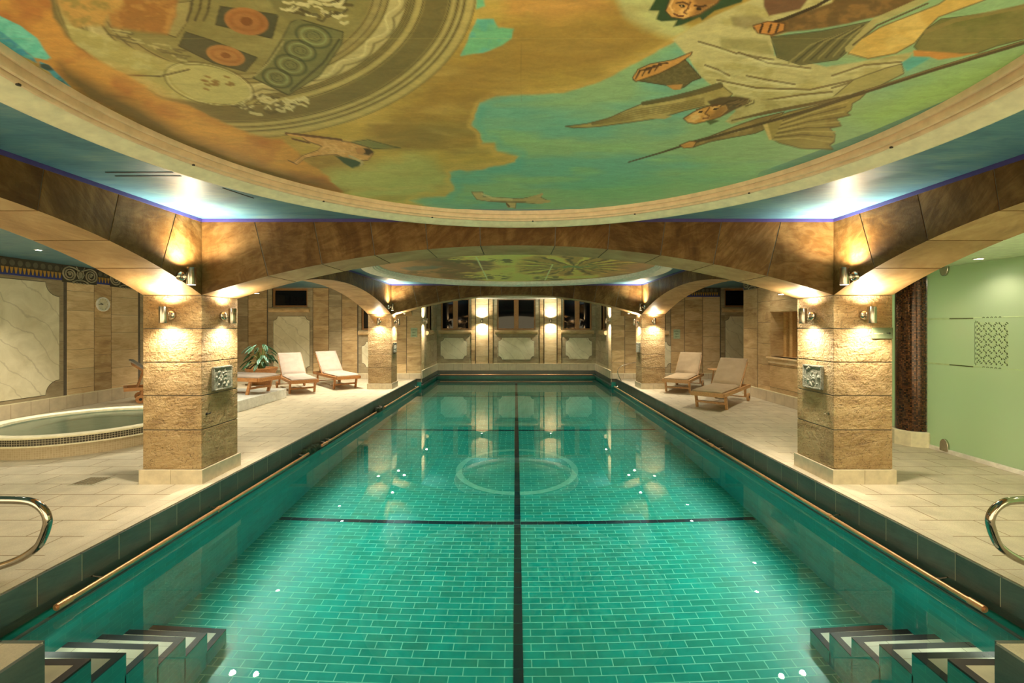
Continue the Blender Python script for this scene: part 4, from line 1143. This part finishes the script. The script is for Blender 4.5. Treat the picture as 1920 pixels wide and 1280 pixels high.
def paint_main(c):
    u, v = c.u, c.v
    n1 = fbm(c.X*1.6+3, c.Y*2.6, 5); n2 = fbm(c.X*5, c.Y*9+4, 5)
    c.put(np.ones(len(u)), (176,138,58))
    c.put(np.clip((n1-.45)*4, 0, 1), (142,104,44), .8)
    c.put(np.clip((n2-.52)*5, 0, 1), (196,156,74), .5)
    # pale cloud, upper middle
    c.poly([(1155,-20),(1250,-20),(1275,40),(1330,70),(1290,80),(1205,55),(1165,30)], (182,170,104), 8, 14)
    # light yellow green cloud, lower left
    c.poly([(640,320),(780,285),(830,310),(850,350),(800,372),(900,396),(700,380),(560,345)], (170,158,84), 14, 40)
    c.poly([(700,230),(900,225),(905,255),(820,270),(720,275)], (134,104,46), 18, 40)
    # teal sky
    SKY = [(1125,152),(1060,172),(985,177),(925,179),(900,192),(893,212),(888,232),(900,250),(904,268),(925,266),(935,283),(972,294),(966,306),(930,310),(905,317),(865,318),(845,325),(842,340),(850,352),(836,370),(790,372),(768,377),(800,388),(880,402),(1000,412),(1400,390),(1700,300),(2050,120),(2050,-30),(1700,-20),(1550,40),(1330,60),(1290,64),(1265,78),(1210,112)]
    sk = c.sd(SKY, 16); m = np.clip(.5-sk/4, 0, 1)
    c.put(m, (138,158,104))
    c.put(m*np.clip((fbm(c.X*1.3+9, c.Y*3.2, 4)-.46)*5, 0, 1), (104,152,124), .85)
    c.put(m*np.clip((fbm(c.X*2+30, c.Y*5, 5)-.55)*6, 0, 1), (140,166,104), .7)
    c.put(np.clip(1-np.abs(sk+9)/12, 0, 1)*np.clip((1100-u)/120, 0, 1), (92,150,126), .6)
    c.put(np.clip(1-np.abs(sk-5)/8, 0, 1)*(u < 1330), (204,158,76), .6)
    c.poly([(1600,215),(1740,150),(1900,100),(1960,110),(1800,190),(1650,240)], (146,166,84), 22, 20, .8)
    c.line([(1430,330),(1640,255),(1800,190),(1960,105)], (44,96,100), 9, .6, 14)
    c.poly([(1050,345),(1300,318),(1500,318),(1420,360),(1150,385)], (118,160,104), 20, 60, .6)
    for k in range(120):
        x = 560+_rs.rand()*680; y = _rs.rand()*390; L = 40+_rs.rand()*120; dy = (_rs.rand()-.5)*24
        c.put(np.clip(1.2-np.abs((v-y-dy*(u-x)/L+10*c.wv)/(3+5*_rs.rand())), 0, 1)*np.clip(1-np.abs(u-x)/L, 0, 1)*np.clip(sk/10, 0, 1), ((206,166,92),(126,90,38),(186,134,60),(150,128,66))[k % 4], .28)
    # small sky patch
    # brown cloud shading
    c.poly([(905,60),(1150,20),(1255,70),(1120,140),(930,165),(780,230),(700,250),(740,210),(860,120)], (150,108,44), 22, 50, .75)
    c.poly([(940,-20),(1120,-20),(1150,20),(1020,40),(950,30)], (190,128,60), 16, 30, .7)
    c.poly([(896,36),(925,36),(934,52),(962,56),(958,74),(938,86),(905,97),(864,104),(880,66)], (112,164,112), 2, 10, 1., None, 1.3, (98,158,128))
    c.poly([(893,-10),(905,-10),(910,12),(894,18)], (112,164,112), 2, 6)
    # ---- painted architecture: concentric mouldings of a round dome
    E_ = np.hypot((u-450)/445., (v+20)/280.)
    ang = np.arctan2((v+20)/280., (u-450)/445.)
    A = np.clip((1-E_)*160, 0, 1)
    c.put(A, (146,122,66))
    for lo, hi, col in ((.955,.99,(176,148,82)),(.93,.945,(182,156,92)),(.895,.915,(172,146,84)),(.78,.885,(112,92,48)),(.745,.775,(168,142,80)),(.715,.735,(104,86,44)),(.63,.71,(176,152,94)),(.57,.615,(150,126,72))):
        c.put(A*np.clip((E_-lo)*120, 0, 1)*np.clip((hi-E_)*120, 0, 1), col)
    for r in (.998,.95,.922,.888,.776,.738,.712,.628,.60,.565): c.put(A*np.clip(1-np.abs(E_-r)/.0055, 0, 1), (72,54,26), .9)
    c.put(A*np.clip(1-np.abs(E_-.672-.03*np.abs(np.sin(ang*11)))/.010, 0, 1), (92,72,36), .8)   # scalloped frieze
    c.put(A*np.clip(1-np.abs(E_-.66+.02*np.cos(ang*22))/.008, 0, 1), (204,182,122), .8)
    inn = np.clip((.56-E_)*120, 0, 1)
    c.put(inn, (126,108,56)); c.put(inn*np.clip((n2-.48)*4, 0, 1), (146,126,70), .7)
    # panels in the dome
    c.poly([(545,42),(560,36),(644,60),(640,84),(600,142),(540,178),(474,146),(500,118),(528,74)], (112,102,56), 1.5, 3, 1, (66,56,28), 1.6)
    for x, y, a, b in ((588,68,34,20),(563,95,30,18),(545,122,30,18),(520,146,28,17)):
        for k in (1., .7, .42, .2): c.ell(x, y, a*k, b*k, 18, (62,60,34) if k != .7 else (138,136,82), .1, .9, .14)
    c.line([(636,74),(606,118),(545,170)], (70,60,32), 2); c.line([(532,78),(505,116),(478,142)], (150,130,76), 1.6)
    c.poly([(413,12),(522,28),(510,72),(404,46)], (74,66,40), 1.5, 0, 1, (52,42,22), 1.5)
    c.ell(462,40,42,25,12,(158,98,46)); c.ell(462,40,30,17,12,(140,78,28), .2, .7, .25); c.ell(462,40,12,8,12,(120,66,24))
    c.poly([(348,60),(395,75),(482,108),(460,134),(400,118),(335,86)], (80,70,42), 1.5, 0, 1, (54,44,22), 1.5)
    c.ell(423,104,37,18,14,(164,106,52)); c.ell(423,104,26,11,14,(146,84,32), .2, .7, .25); c.ell(423,104,10,5,14,(126,70,26))
    c.poly([(330,5),(358,2),(352,40),(330,70),(312,64),(322,30)], (150,128,72), 2, 0, 1, (80,62,32), 1.4)
    for x in (362,378,394): c.line([(x,-5),(x-4,20),(x-12,38)], (74,58,30), 2.2)
    c.poly([(500,-10),(560,-10),(600,25),(560,40),(520,30)], (120,104,56), 3, 8)
    for k in range(34):
        x = 525+_rs.rand()*115; y = -2+_rs.rand()*50*(.4+.6*(x-525)/115); L = 10+_rs.rand()*16; q = _rs.rand()*3
        c.line([(x,y),(x+L*.5,y+4*math.sin(q)),(x+L,y+6*math.cos(q*2))], (196,174,116) if k % 3 else (84,66,34), 1.6+_rs.rand()*1.5, .85)
    for k in range(44):
        w = _rs.rand(); x = 415+w*150+_rs.rand()*20; y = 172+w*14+_rs.rand()*36*(1-abs(w-.4)); L = 8+_rs.rand()*16; q = _rs.rand()*3
        c.line([(x,y),(x+L*.5,y+5*math.sin(q*2)),(x+L,y-5*math.cos(q*2))], (190,168,112) if k % 3 else (92,74,40), 1.4+_rs.rand()*1.3, .85)
    # pale broken vault at the left
    c.poly([(120,45),(200,70),(300,110),(380,130),(450,150),(470,178),(440,196),(370,192),(300,178),(220,135),(140,80)], (168,146,80), 2, 10, 1, None, 1.3, (178,158,94))
    c.ell(395,158,76,32,14,(176,156,92)); c.ell(392,158,86,38,14,(92,72,36), .1, .85, .03); c.ell(392,158,80,35,14,(196,176,118), .1, .85, .025)
    c.line([(160,120),(215,140),(300,143),(355,130)], (70,48,22), 1.4)
    for k in range(14): x = 375+_rs.rand()*60; y = 140+_rs.rand()*26; c.line([(x,y),(x+9,y+3)], (126,86,36), 1.8, .8)
    for k in range(26):
        x = 200+_rs.rand()*150; y = 50+(x-200)*.27+_rs.rand()*26; L = 10+_rs.rand()*20
        c.line([(x,y),(x+L,y+4)], (96,80,44) if k % 2 else (172,150,92), 1.6, .8)
    # ---- orange cloud sweeping along the left
    CL = [(-60,-30),(92,-30),(98,34),(124,66),(165,100),(232,140),(300,186),(345,196),(384,214),(395,222),(445,240),(470,252),(530,262),(560,288),(610,330),(640,360),(540,345),(420,318),(300,258),(180,190),(110,150),(60,110),(-60,40)]
    c.poly(CL, (190,128,54), 3, 18, 1, None, 1.3, (166,98,40), .012)
    c.poly([(130,100),(250,165),(380,240),(520,300),(500,285),(370,215),(240,135)], (204,146,70), 14, 20, .6)
    c.poly([(110,118),(165,148),(255,195),(330,240),(440,292),(560,330),(640,358),(520,345),(400,318),(280,255),(170,190),(118,150)], (84,66,30), 12, 22, .9)  # shadow of the moulding painted as a dark band along the rim
    c.poly([(196,-20),(335,-20),(330,30),(312,64),(262,58),(205,48)], (150,94,38), 4, 14, 1, None, 1.3, (176,120,56))
    c.poly([(98,-20),(220,-20),(232,10),(200,30),(190,45),(140,50),(118,25)], (186,134,64), 5, 16, 1, None, 1.3, (150,120,56))
    # blue drapery
    c.poly([(-40,10),(8,34),(38,48),(70,72),(82,92),(95,108),(88,112),(66,108),(30,84),(-40,40)], (86,168,142), 1.5, 3, 1, None, 1, (110,182,152))
    c.poly([(-40,44),(0,58),(34,84),(64,108),(70,118),(40,104),(0,84),(-40,70)], (48,128,142), 1.5, 4, 1, None, 1, (84,160,142))
    c.poly([(74,115),(92,122),(108,138),(132,162),(130,174),(112,158),(92,134),(76,126)], (62,140,146), 1.2, 3, 1, None, 1, (34,60,56))
    # ---- flying cherub
    SK = (190,134,72); LN = (98,60,30)
    c.poly([(540,300),(556,308),(572,296),(600,291),(632,290),(652,300),(690,300),(700,288),(690,276),(664,268),(640,264),(604,258),(582,257),(560,252),(575,264),(604,274),(596,282),(566,292),(550,304)], SK, 1.3, 2, 1, LN, 1.2, (206,154,90), .2)
    c.line([(536,250),(575,254),(640,262)], LN, 2.2); c.line([(540,252),(578,258),(638,265)], SK, 1.4); c.line([(548,260),(580,268)], LN, 1.6)
    c.poly([(668,278),(690,278),(702,285),(692,291),(672,288)], (62,42,22), 1.5, 3); c.ell(676,283,9,6,10,(176,118,62))
    c.poly([(660,266),(690,262),(735,274),(752,277),(700,279)], (112,108,60), 2, 5, .9, (70,66,36), 1)
    c.poly([(628,292),(652,296),(672,302),(682,308),(660,315),(644,306)], (48,66,40), 1.4, 3)
    c.line([(655,292),(680,304),(676,310)], (176,148,96), 2)
    # lower cherub
    c.poly([(884,360),(905,360),(906,368),(930,370),(975,373),(1000,368),(1016,364),(1014,370),(1030,377),(1000,381),(968,379),(966,390),(952,388),(948,378),(920,378),(894,374)], (186,146,88), 1.2, 2, 1, (120,88,50), 1)
    c.ell(958,384,8,5.5,10,(190,150,92)); c.line([(950,382),(955,387)], (104,72,36), 1.6); c.line([(905,364),(925,372),(960,374)], (214,176,116), 2, .7); c.line([(992,372),(1012,366),(1016,364)], (186,146,88), 2.4); c.line([(990,376),(1010,380),(1030,377)], (186,146,88), 2.4)
    c.line([(920,377),(950,379),(985,378)], (120,86,48), 1.4, .7)
    # ---- large robed figure
    c.poly([(1262,74),(1300,50),(1350,25),(1430,-10),(1560,-20),(1560,30),(1450,70),(1452,104),(1550,125),(1640,112),(1712,98),(1690,122),(1694,138),(1640,160),(1560,182),(1480,196),(1440,204),(1408,206),(1372,178),(1335,160),(1312,142),(1292,108)], (188,166,106), 2, 4, 1, None, 1.3, (172,150,88), .03)
    for pts in ([(1310,78),(1345,88),(1380,100),(1450,112)],[(1322,122),(1345,130),(1368,142)],[(1345,150),(1420,165),(1520,168),(1600,150)],[(1400,142),(1440,150),(1490,158)],[(1385,98),(1440,118),(1520,128)],[(1560,142),(1620,122),(1690,116)],[(1560,165),(1610,150),(1650,146)],[(1420,190),(1500,178),(1560,172)]):
        c.line(pts, (104,78,42), 1.8, .85); c.line([(a, b+4) for a, b in pts], (206,186,130), 2.2, .5)
    for k in range(16):
        x = 1330+_rs.rand()*300; y = 95+_rs.rand()*95; L = 60+_rs.rand()*90; q = -.05+.12*_rs.rand()
        c.put(np.clip(1-c.sd([(x,y),(x+L*.5,y+6+L*q),(x+L,y+L*q*1.6),(x+L*.5,y+1+L*q)],6)/6-.6, 0, 1)*((u+v*1.6) < 1920)*(v > 70)*(v < 205), (128,104,58) if k % 2 else (208,190,136), .42)
    c.poly([(1350,70),(1440,75),(1452,104),(1400,96),(1352,92)], (150,132,76), 3, 4, .8)
    c.poly([(1370,30),(1420,28),(1440,40),(1400,55),(1376,48)], (128,106,66), 3, 6, .7)
    c.poly([(1430,-10),(1520,-10),(1500,18),(1470,24),(1442,30),(1432,12)], (112,72,44), 2, 5)
    c.poly([(1440,44),(1500,26),(1560,4),(1580,-20),(1760,-20),(1660,28),(1560,50),(1470,62),(1446,70)], (104,72,34), 2, 6, 1, None, 1, (134,92,44))
    c.line([(1415,52),(1470,36),(1530,12),(1560,-5)], (60,40,20), 3)
    c.poly([(1412,48),(1440,40),(1472,44),(1470,58),(1446,66),(1420,62)], (190,120,52), 1.5, 2, 1, (70,42,18), 1.5)
    for x in (1430,1446,1460): c.line([(x,46),(x-5,60)], (74,44,20), 2.2)
    c.poly([(1446,70),(1540,58),(1640,38),(1606,84),(1570,112),(1500,122),(1458,108)], (100,88,48), 2, 3, 1, (62,52,28), 1.4)
    for k in range(9): c.line([(1478+k*14,118-k*2),(1520+k*13,84-k*3),(1580+k*8,62-k*3)], (62,52,28) if k % 2 else (140,122,70), 1.6, .8)
    c.poly([(1590,100),(1604,80),(1650,52),(1760,8),(1800,-20),(1900,-20),(1760,32),(1736,56),(1716,80),(1680,100),(1628,110)], (198,150,70), 1.6, 2, 1, (96,70,34), 1.4, (210,166,86), .02)
    c.line([(1590,92),(1640,40),(1720,5),(1760,-15)], (168,146,86), 6, .9); c.line([(1600,84),(1644,48),(1740,6)], (84,64,32), 1.6)
    c.poly([(1714,88),(1738,56),(1765,36),(1860,24),(1960,0),(1960,62),(1868,86),(1836,98),(1790,100),(1725,98)], (108,98,44), 2, 4, 1, (74,58,28), 1.4, (126,108,54), .02)
    c.line([(1735,60),(1790,38),(1900,16),(1960,2)], (140,112,58), 4, .7)
    c.poly([(1712,94),(1760,97),(1800,100),(1834,98),(1800,106),(1760,112),(1742,106),(1714,106)], (192,124,54), 1.5, 4)
    c.poly([(1690,118),(1712,106),(1745,108),(1740,112),(1700,134)], (84,152,132), 2, 4)
    c.poly([(1600,150),(1660,128),(1692,120),(1694,138),(1650,160),(1585,180),(1560,184)], (160,138,78), 2, 4, 1, (86,66,34), 1.3)
    # head with laurel
    c.poly([(1216,20),(1232,-5),(1262,-12),(1400,-14),(1390,4),(1340,20),(1318,38),(1312,32),(1280,46),(1262,50),(1270,38),(1240,40),(1230,36),(1236,20)], (52,66,34), 1.4, 4)
    c.poly([(1248,20),(1256,0),(1268,-12),(1360,-14),(1345,5),(1312,26),(1282,36),(1258,32)], (190,128,60), 1.3, 1, 1, (70,42,20), 1.5, (212,156,84), .06)
    c.poly([(1300,-10),(1355,-12),(1345,5),(1312,26),(1298,30),(1306,14)], (128,80,36), 4, 2, .75)
    c.line([(1268,6),(1280,4),(1290,8)], (96,56,24), 1.8); c.line([(1302,10),(1314,13),(1324,10)], (82,46,20), 1.8)
    c.ell(1279,11,6,2.6,8,(40,24,12)); c.ell(1310,17,6,2.6,4,(44,26,12)); c.ell(1277,10.5,2,1,0,(206,160,100))
    c.line([(1294,4),(1290,16),(1282,23),(1287,26)], (110,62,26), 1.6); c.line([(1264,26),(1272,30),(1281,30)], (104,52,26), 1.8); c.line([(1262,22),(1256,12),(1262,0)], (222,170,100), 1.8, .8)
    # book in the outstretched hand
    c.poly([(1187,150),(1214,134),(1248,122),(1285,112),(1315,146),(1298,152),(1282,164),(1266,168),(1250,160)], (96,76,38), 1.3, 0, 1, (58,40,18), 1.4, (112,92,50), .2)
    c.poly([(1186,146),(1196,130),(1218,120),(1262,112),(1298,97),(1296,103),(1272,120),(1236,138),(1192,153)], (196,132,62), 1.2, 0, 1, (74,44,20), 1.4)
    for k in range(4): c.line([(1192+12*k,147-5*k),(1200+12*k,132-4*k),(1216+12*k,130-4*k)], (82,48,22), 1.5)
    c.poly([(1250,160),(1280,158),(1276,168),(1262,168)], (184,124,58), 1.2)
    # ---- winged companion
    c.poly([(1060,237),(1100,232),(1140,222),(1175,206),(1206,194),(1260,184),(1310,170),(1350,158),(1374,176),(1352,196),(1326,198),(1282,208),(1262,214),(1230,222),(1180,230),(1120,238),(1076,240)], (156,128,66), 1.4, 2, 1, (86,66,34), 1.3, (176,148,84), .03)
    c.line([(1206,194),(1260,184),(1310,172),(1350,160)], (92,74,38), 4, .9, 6)
    for k in range(5): c.line([(1110,234-k),(1190,222-4*k),(1260,208-3*k),(1320,196-3*k)], (104,80,40), 1.1, .6)
    c.poly([(1208,216),(1240,214),(1260,218),(1246,223),(1226,222)], (170,140,78), 1.2)
    c.poly([(1374,176),(1420,186),(1480,190),(1560,182),(1600,172),(1590,186),(1480,206),(1420,216),(1372,232),(1360,228),(1380,208)], (178,156,96), 1.6, 4, 1, None, 1, (160,138,80))
    for k in range(6): c.line([(1372+10*k,226-2*k),(1440+20*k,208-3*k),(1520+18*k,194-4*k)], (98,74,38), 1.3, .8)
    c.poly([(1326,190),(1350,182),(1378,180),(1405,184),(1398,196),(1376,206),(1362,214),(1330,226),(1336,200)], (88,66,36), 1.4, 5)
    c.poly([(1281,222),(1300,210),(1318,202),(1340,196),(1362,196),(1366,206),(1352,218),(1330,226),(1304,232),(1290,230)], (186,126,56), 1.2, 1, 1, (74,46,22), 1.4, (208,152,82), .08)
    c.poly([(1330,226),(1352,218),(1366,206),(1362,198),(1346,200),(1338,212),(1322,222)], (122,80,38), 3, 1, .7)
    c.ell(1313,210,5,1.8,-18,(44,26,14)); c.ell(1342,204,5,1.8,-14,(48,30,16)); c.line([(1306,206),(1316,203)], (92,58,28), 1.2); c.line([(1335,199),(1346,197)], (84,52,26), 1.2)
    c.line([(1330,202),(1322,213),(1330,217)], (110,66,30), 1.3); c.line([(1318,222),(1328,221)], (112,54,28), 1.4); c.poly([(1294,219),(1308,214),(1314,221),(1301,226)], (216,170,100), 2, 0, .7)
    for k in range(9): c.line([(1350+6*k,200-2*k%5),(1366+6*k,190+(k*3)%7),(1382+4*k,188)], (120,90,50) if k % 2 else (58,40,20), 1.1, .8)
    c.poly([(1322,226),(1336,224),(1350,226),(1332,234)], (76,84,44), 1.2, 3)
    # arm and spear
    c.poly([(1276,272),(1300,264),(1330,256),(1380,236),(1420,222),(1470,210),(1440,240),(1416,250),(1370,258),(1330,266),(1300,276)], (124,96,48), 1.2, 1, 1, (70,50,24), 1.2, (150,118,62), .05)
    c.line([(1345,254),(1388,244)], (196,176,124), 1.8)
    # right wing
    c.poly([(1430,236),(1446,222),(1480,210),(1560,190),(1622,176),(1612,186),(1598,194),(1596,206),(1588,212),(1594,216),(1568,222),(1578,236),(1556,240),(1566,252),(1564,266),(1556,272),(1562,280),(1500,278),(1462,268),(1444,258)], (150,122,60), 1.3, 2, 1, (86,64,32), 1.4, (132,106,50), .03)
    for k in range(10): c.line([(1450+2*k,262-4*k),(1500+3*k,258-6*k),(1558+4*k,266-9.4*k)], (92,70,34) if k % 2 else (178,148,84), 1.2, .8)
    c.poly([(1429,230),(1438,228),(1448,262),(1442,262)], (196,160,92), 1.2)
    c.line([(1178,304),(1240,286),(1290,270),(1420,234),(1520,206),(1622,172),(1752,130),(1918,80)], (76,56,28), 1.2, 1, 4.2)
    c.line([(1622,170),(1752,128),(1918,78)], (136,104,58), 1.0, .8)
    c.poly([(1274,272),(1294,264),(1306,266),(1300,276),(1282,278)], (192,130,62), 1.1, 0, 1, (74,44,20), 1.2)
    # seams in the plaster
    c.put(np.clip(1-np.abs(v-73-.6*c.wu)/1.0, 0, 1), (196,166,90), .35)
    c.put(np.clip(1-np.abs(u-977)/1.2, 0, 1)*(v > 80)*(v < 190), (112,84,40), .4)
vv = np.concatenate([np.linspace(-30, 392, 236)])
rows = list(1.101*853/(613-vv)); r0 = rows[0]
rows = list(np.linspace(.15, r0, 46)[:-1])+rows+[4.40, 4.46]
mural('round_mural', 2.26, 2.09, rows, .0048, paint_main, 'large round ceiling painting of clouds, teal sky and winged robed figures')

def paint_mid(c):
    u, v = c.u, c.v
    n = fbm(c.X*2, c.Y*2.2, 5); n2 = fbm(c.X*7, c.Y*7, 4)
    c.put(np.ones(len(u)), (164,152,72))
    c.put(np.clip((n-.5)*5, 0, 1), (150,126,62), .8)
    c.put(np.clip((c.X*-1-.55+(n-.5)*2.2)*2.5, 0, 1), (92,72,42))
    c.put(np.clip((c.X*-1-1.3+(n-.5)*1.5)*2.5, 0, 1), (124,98,56))
    c.poly([(752,503),(780,498),(830,499),(812,505),(770,508)], (80,86,66), 1.5, 6)
    m = np.clip((n2-.5)*14, 0, 1)
    for x0, x1, y0, y1 in ((720,800,508,520),(1000,1060,516,526),(850,900,488,500),(815,870,482,496),(780,860,503,513),(840,960,512,524),(915,965,484,493),(975,1010,500,512)):
        d = np.maximum(np.abs(u-(x0+x1)/2)/((x1-x0)/2), np.abs(v-(y0+y1)/2)/((y1-y0)/2)); c.put(m*np.clip((1.1-d)*3, 0, 1), (76,70,38), .9)
    rr = np.hypot(c.X-1.05, c.Y-8.3); th = np.arctan2(c.Y-8.3, c.X-1.05)
    sun = np.clip((1.55-rr)*3, 0, 1)*np.clip((c.X+.05)*4, 0, 1)
    c.put(sun, (132,108,52)); c.put(sun*np.clip(np.sin(th*13+n*5)*2, 0, 1), (172,148,68)); c.put(sun*np.clip(np.sin(th*19+2+n2*4)*2-.8, 0, 1), (84,66,36))
    c.put(np.clip((c.X-1.7+(n-.5)*1.2)*2.5, 0, 1), (128,98,56))
    c.put(np.clip((.22-rr)*12+(n2-.5)*6, 0, 1), (92,108,62)); c.put(np.clip(1-np.abs(rr-.42)/.12, 0, 1)*np.clip((n2-.5)*8, 0, 1), (78,84,46), .9)
    for pts in ([(893,482),(914,524)],[(1036,496),(1022,525)]): c.line(pts, (214,196,130), .9, .85)
    edge = np.hypot(c.X, c.Y-8.495); c.put(np.clip((edge-2.3+(n-.5)*.5)*5, 0, 1), (104,84,46), .7)
mural('round_mural', 8.495, 2.51, np.linspace(5.95, 11.03, 190), .016, paint_mid, 'middle round ceiling painting of a yellow landscape with a sunburst', lcol=(.64,.78,.56), gain=1.95)
def paint_far(c):
    n = fbm(c.X*2+7, c.Y*2.2, 5)
    c.put(np.ones(len(c.u)), (150,150,90)); c.put(np.clip((n-.5)*6, 0, 1), (176,168,110)); c.put(np.clip((.45-n)*6, 0, 1), (96,110,70))
mural('round_mural', 14.57, 1.70, np.linspace(12.8, 16.3, 70), .05, paint_far, 'small round ceiling painting over the pool alcove')
# ------------------------------------------------------------------ other light
def area(loc, to, sx, sy, power, col, spread=180):
    l = bpy.data.lights.new('area_light', 'AREA'); l.shape = 'RECTANGLE'; l.size = sx; l.size_y = sy; l.energy = power; l.color = col
    l.spread = math.radians(spread)
    o = bpy.data.objects.new('area_light', l); COL.objects.link(o); o.location = loc
    d = Vector(to); z = -d.normalized(); y = Vector((0,1,0)); x = y.cross(z).normalized(); y = z.cross(x)
    o.matrix_world = Matrix.Translation(loc) @ Matrix((x, y, z)).transposed().to_4x4()
    return o
# added underwater strip lights with no fixtures; the short pair brightens the steps
for sx in (-1, 1):
    area((sx*2.93, 5.2, -.42), (-sx*.86, 0, -.51), .05, 3.2, POOL_W*.30, (.74,1.,.88), 120)
    area((sx*2.93, 10.4, -.42), (-sx*.86, 0, -.51), .05, 7.0, POOL_W*.25, (.74,1.,.88), 120)
    area((sx*2.93, 3.15, -.40), (-sx*.6, .0, -.8), .05, .9, POOL_W*.018, (.90,1.,.80), 150)
# steam room behind the frosted glass
area((6.9, 4.2, 2.30), (0,0,-1), 1.2, 4.5, STEAM_W, (1,.98,.78))
area((6.6, 6.7, 2.30), (0,0,-1), .8, .8, STEAM_W*.3, (1,.98,.78))
# sauna lamp
area((RX+.9, 9.3, 1.85), (0,0,-1), .4, .4, 9, (1,.75,.42))

w = bpy.data.worlds.new('hall'); scene.world = w; w.use_nodes = True
bg = w.node_tree.nodes['Background']; bg.inputs[0].default_value = (1.,.80,.46,1); bg.inputs[1].default_value = WORLD

cam = bpy.data.cameras.new('camera'); co = bpy.data.objects.new('camera', cam); COL.objects.link(co)
cam.sensor_width = 36; cam.sensor_fit = 'HORIZONTAL'; cam.lens = 853/1920*36
cam.shift_x = -7/1920; cam.shift_y = -27/1920
cam.clip_start = .05; cam.clip_end = 200
co.location = (-.02, 0, 1.6); co.rotation_euler = (PI/2, 0, 0)
scene.camera = co

vs = scene.view_settings
vs.view_transform = 'Standard'; vs.look = 'None'; vs.gamma = 1; vs.use_curve_mapping = False; vs.exposure = EXPO
cy = scene.cycles
cy.use_denoising = True
cy.max_bounces = 10; cy.diffuse_bounces = 4; cy.glossy_bounces = 4; cy.transmission_bounces = 6; cy.transparent_max_bounces = 4
cy.sample_clamp_indirect = 4.0; cy.blur_glossy = .5
cy.caustics_reflective = False; cy.caustics_refractive = True
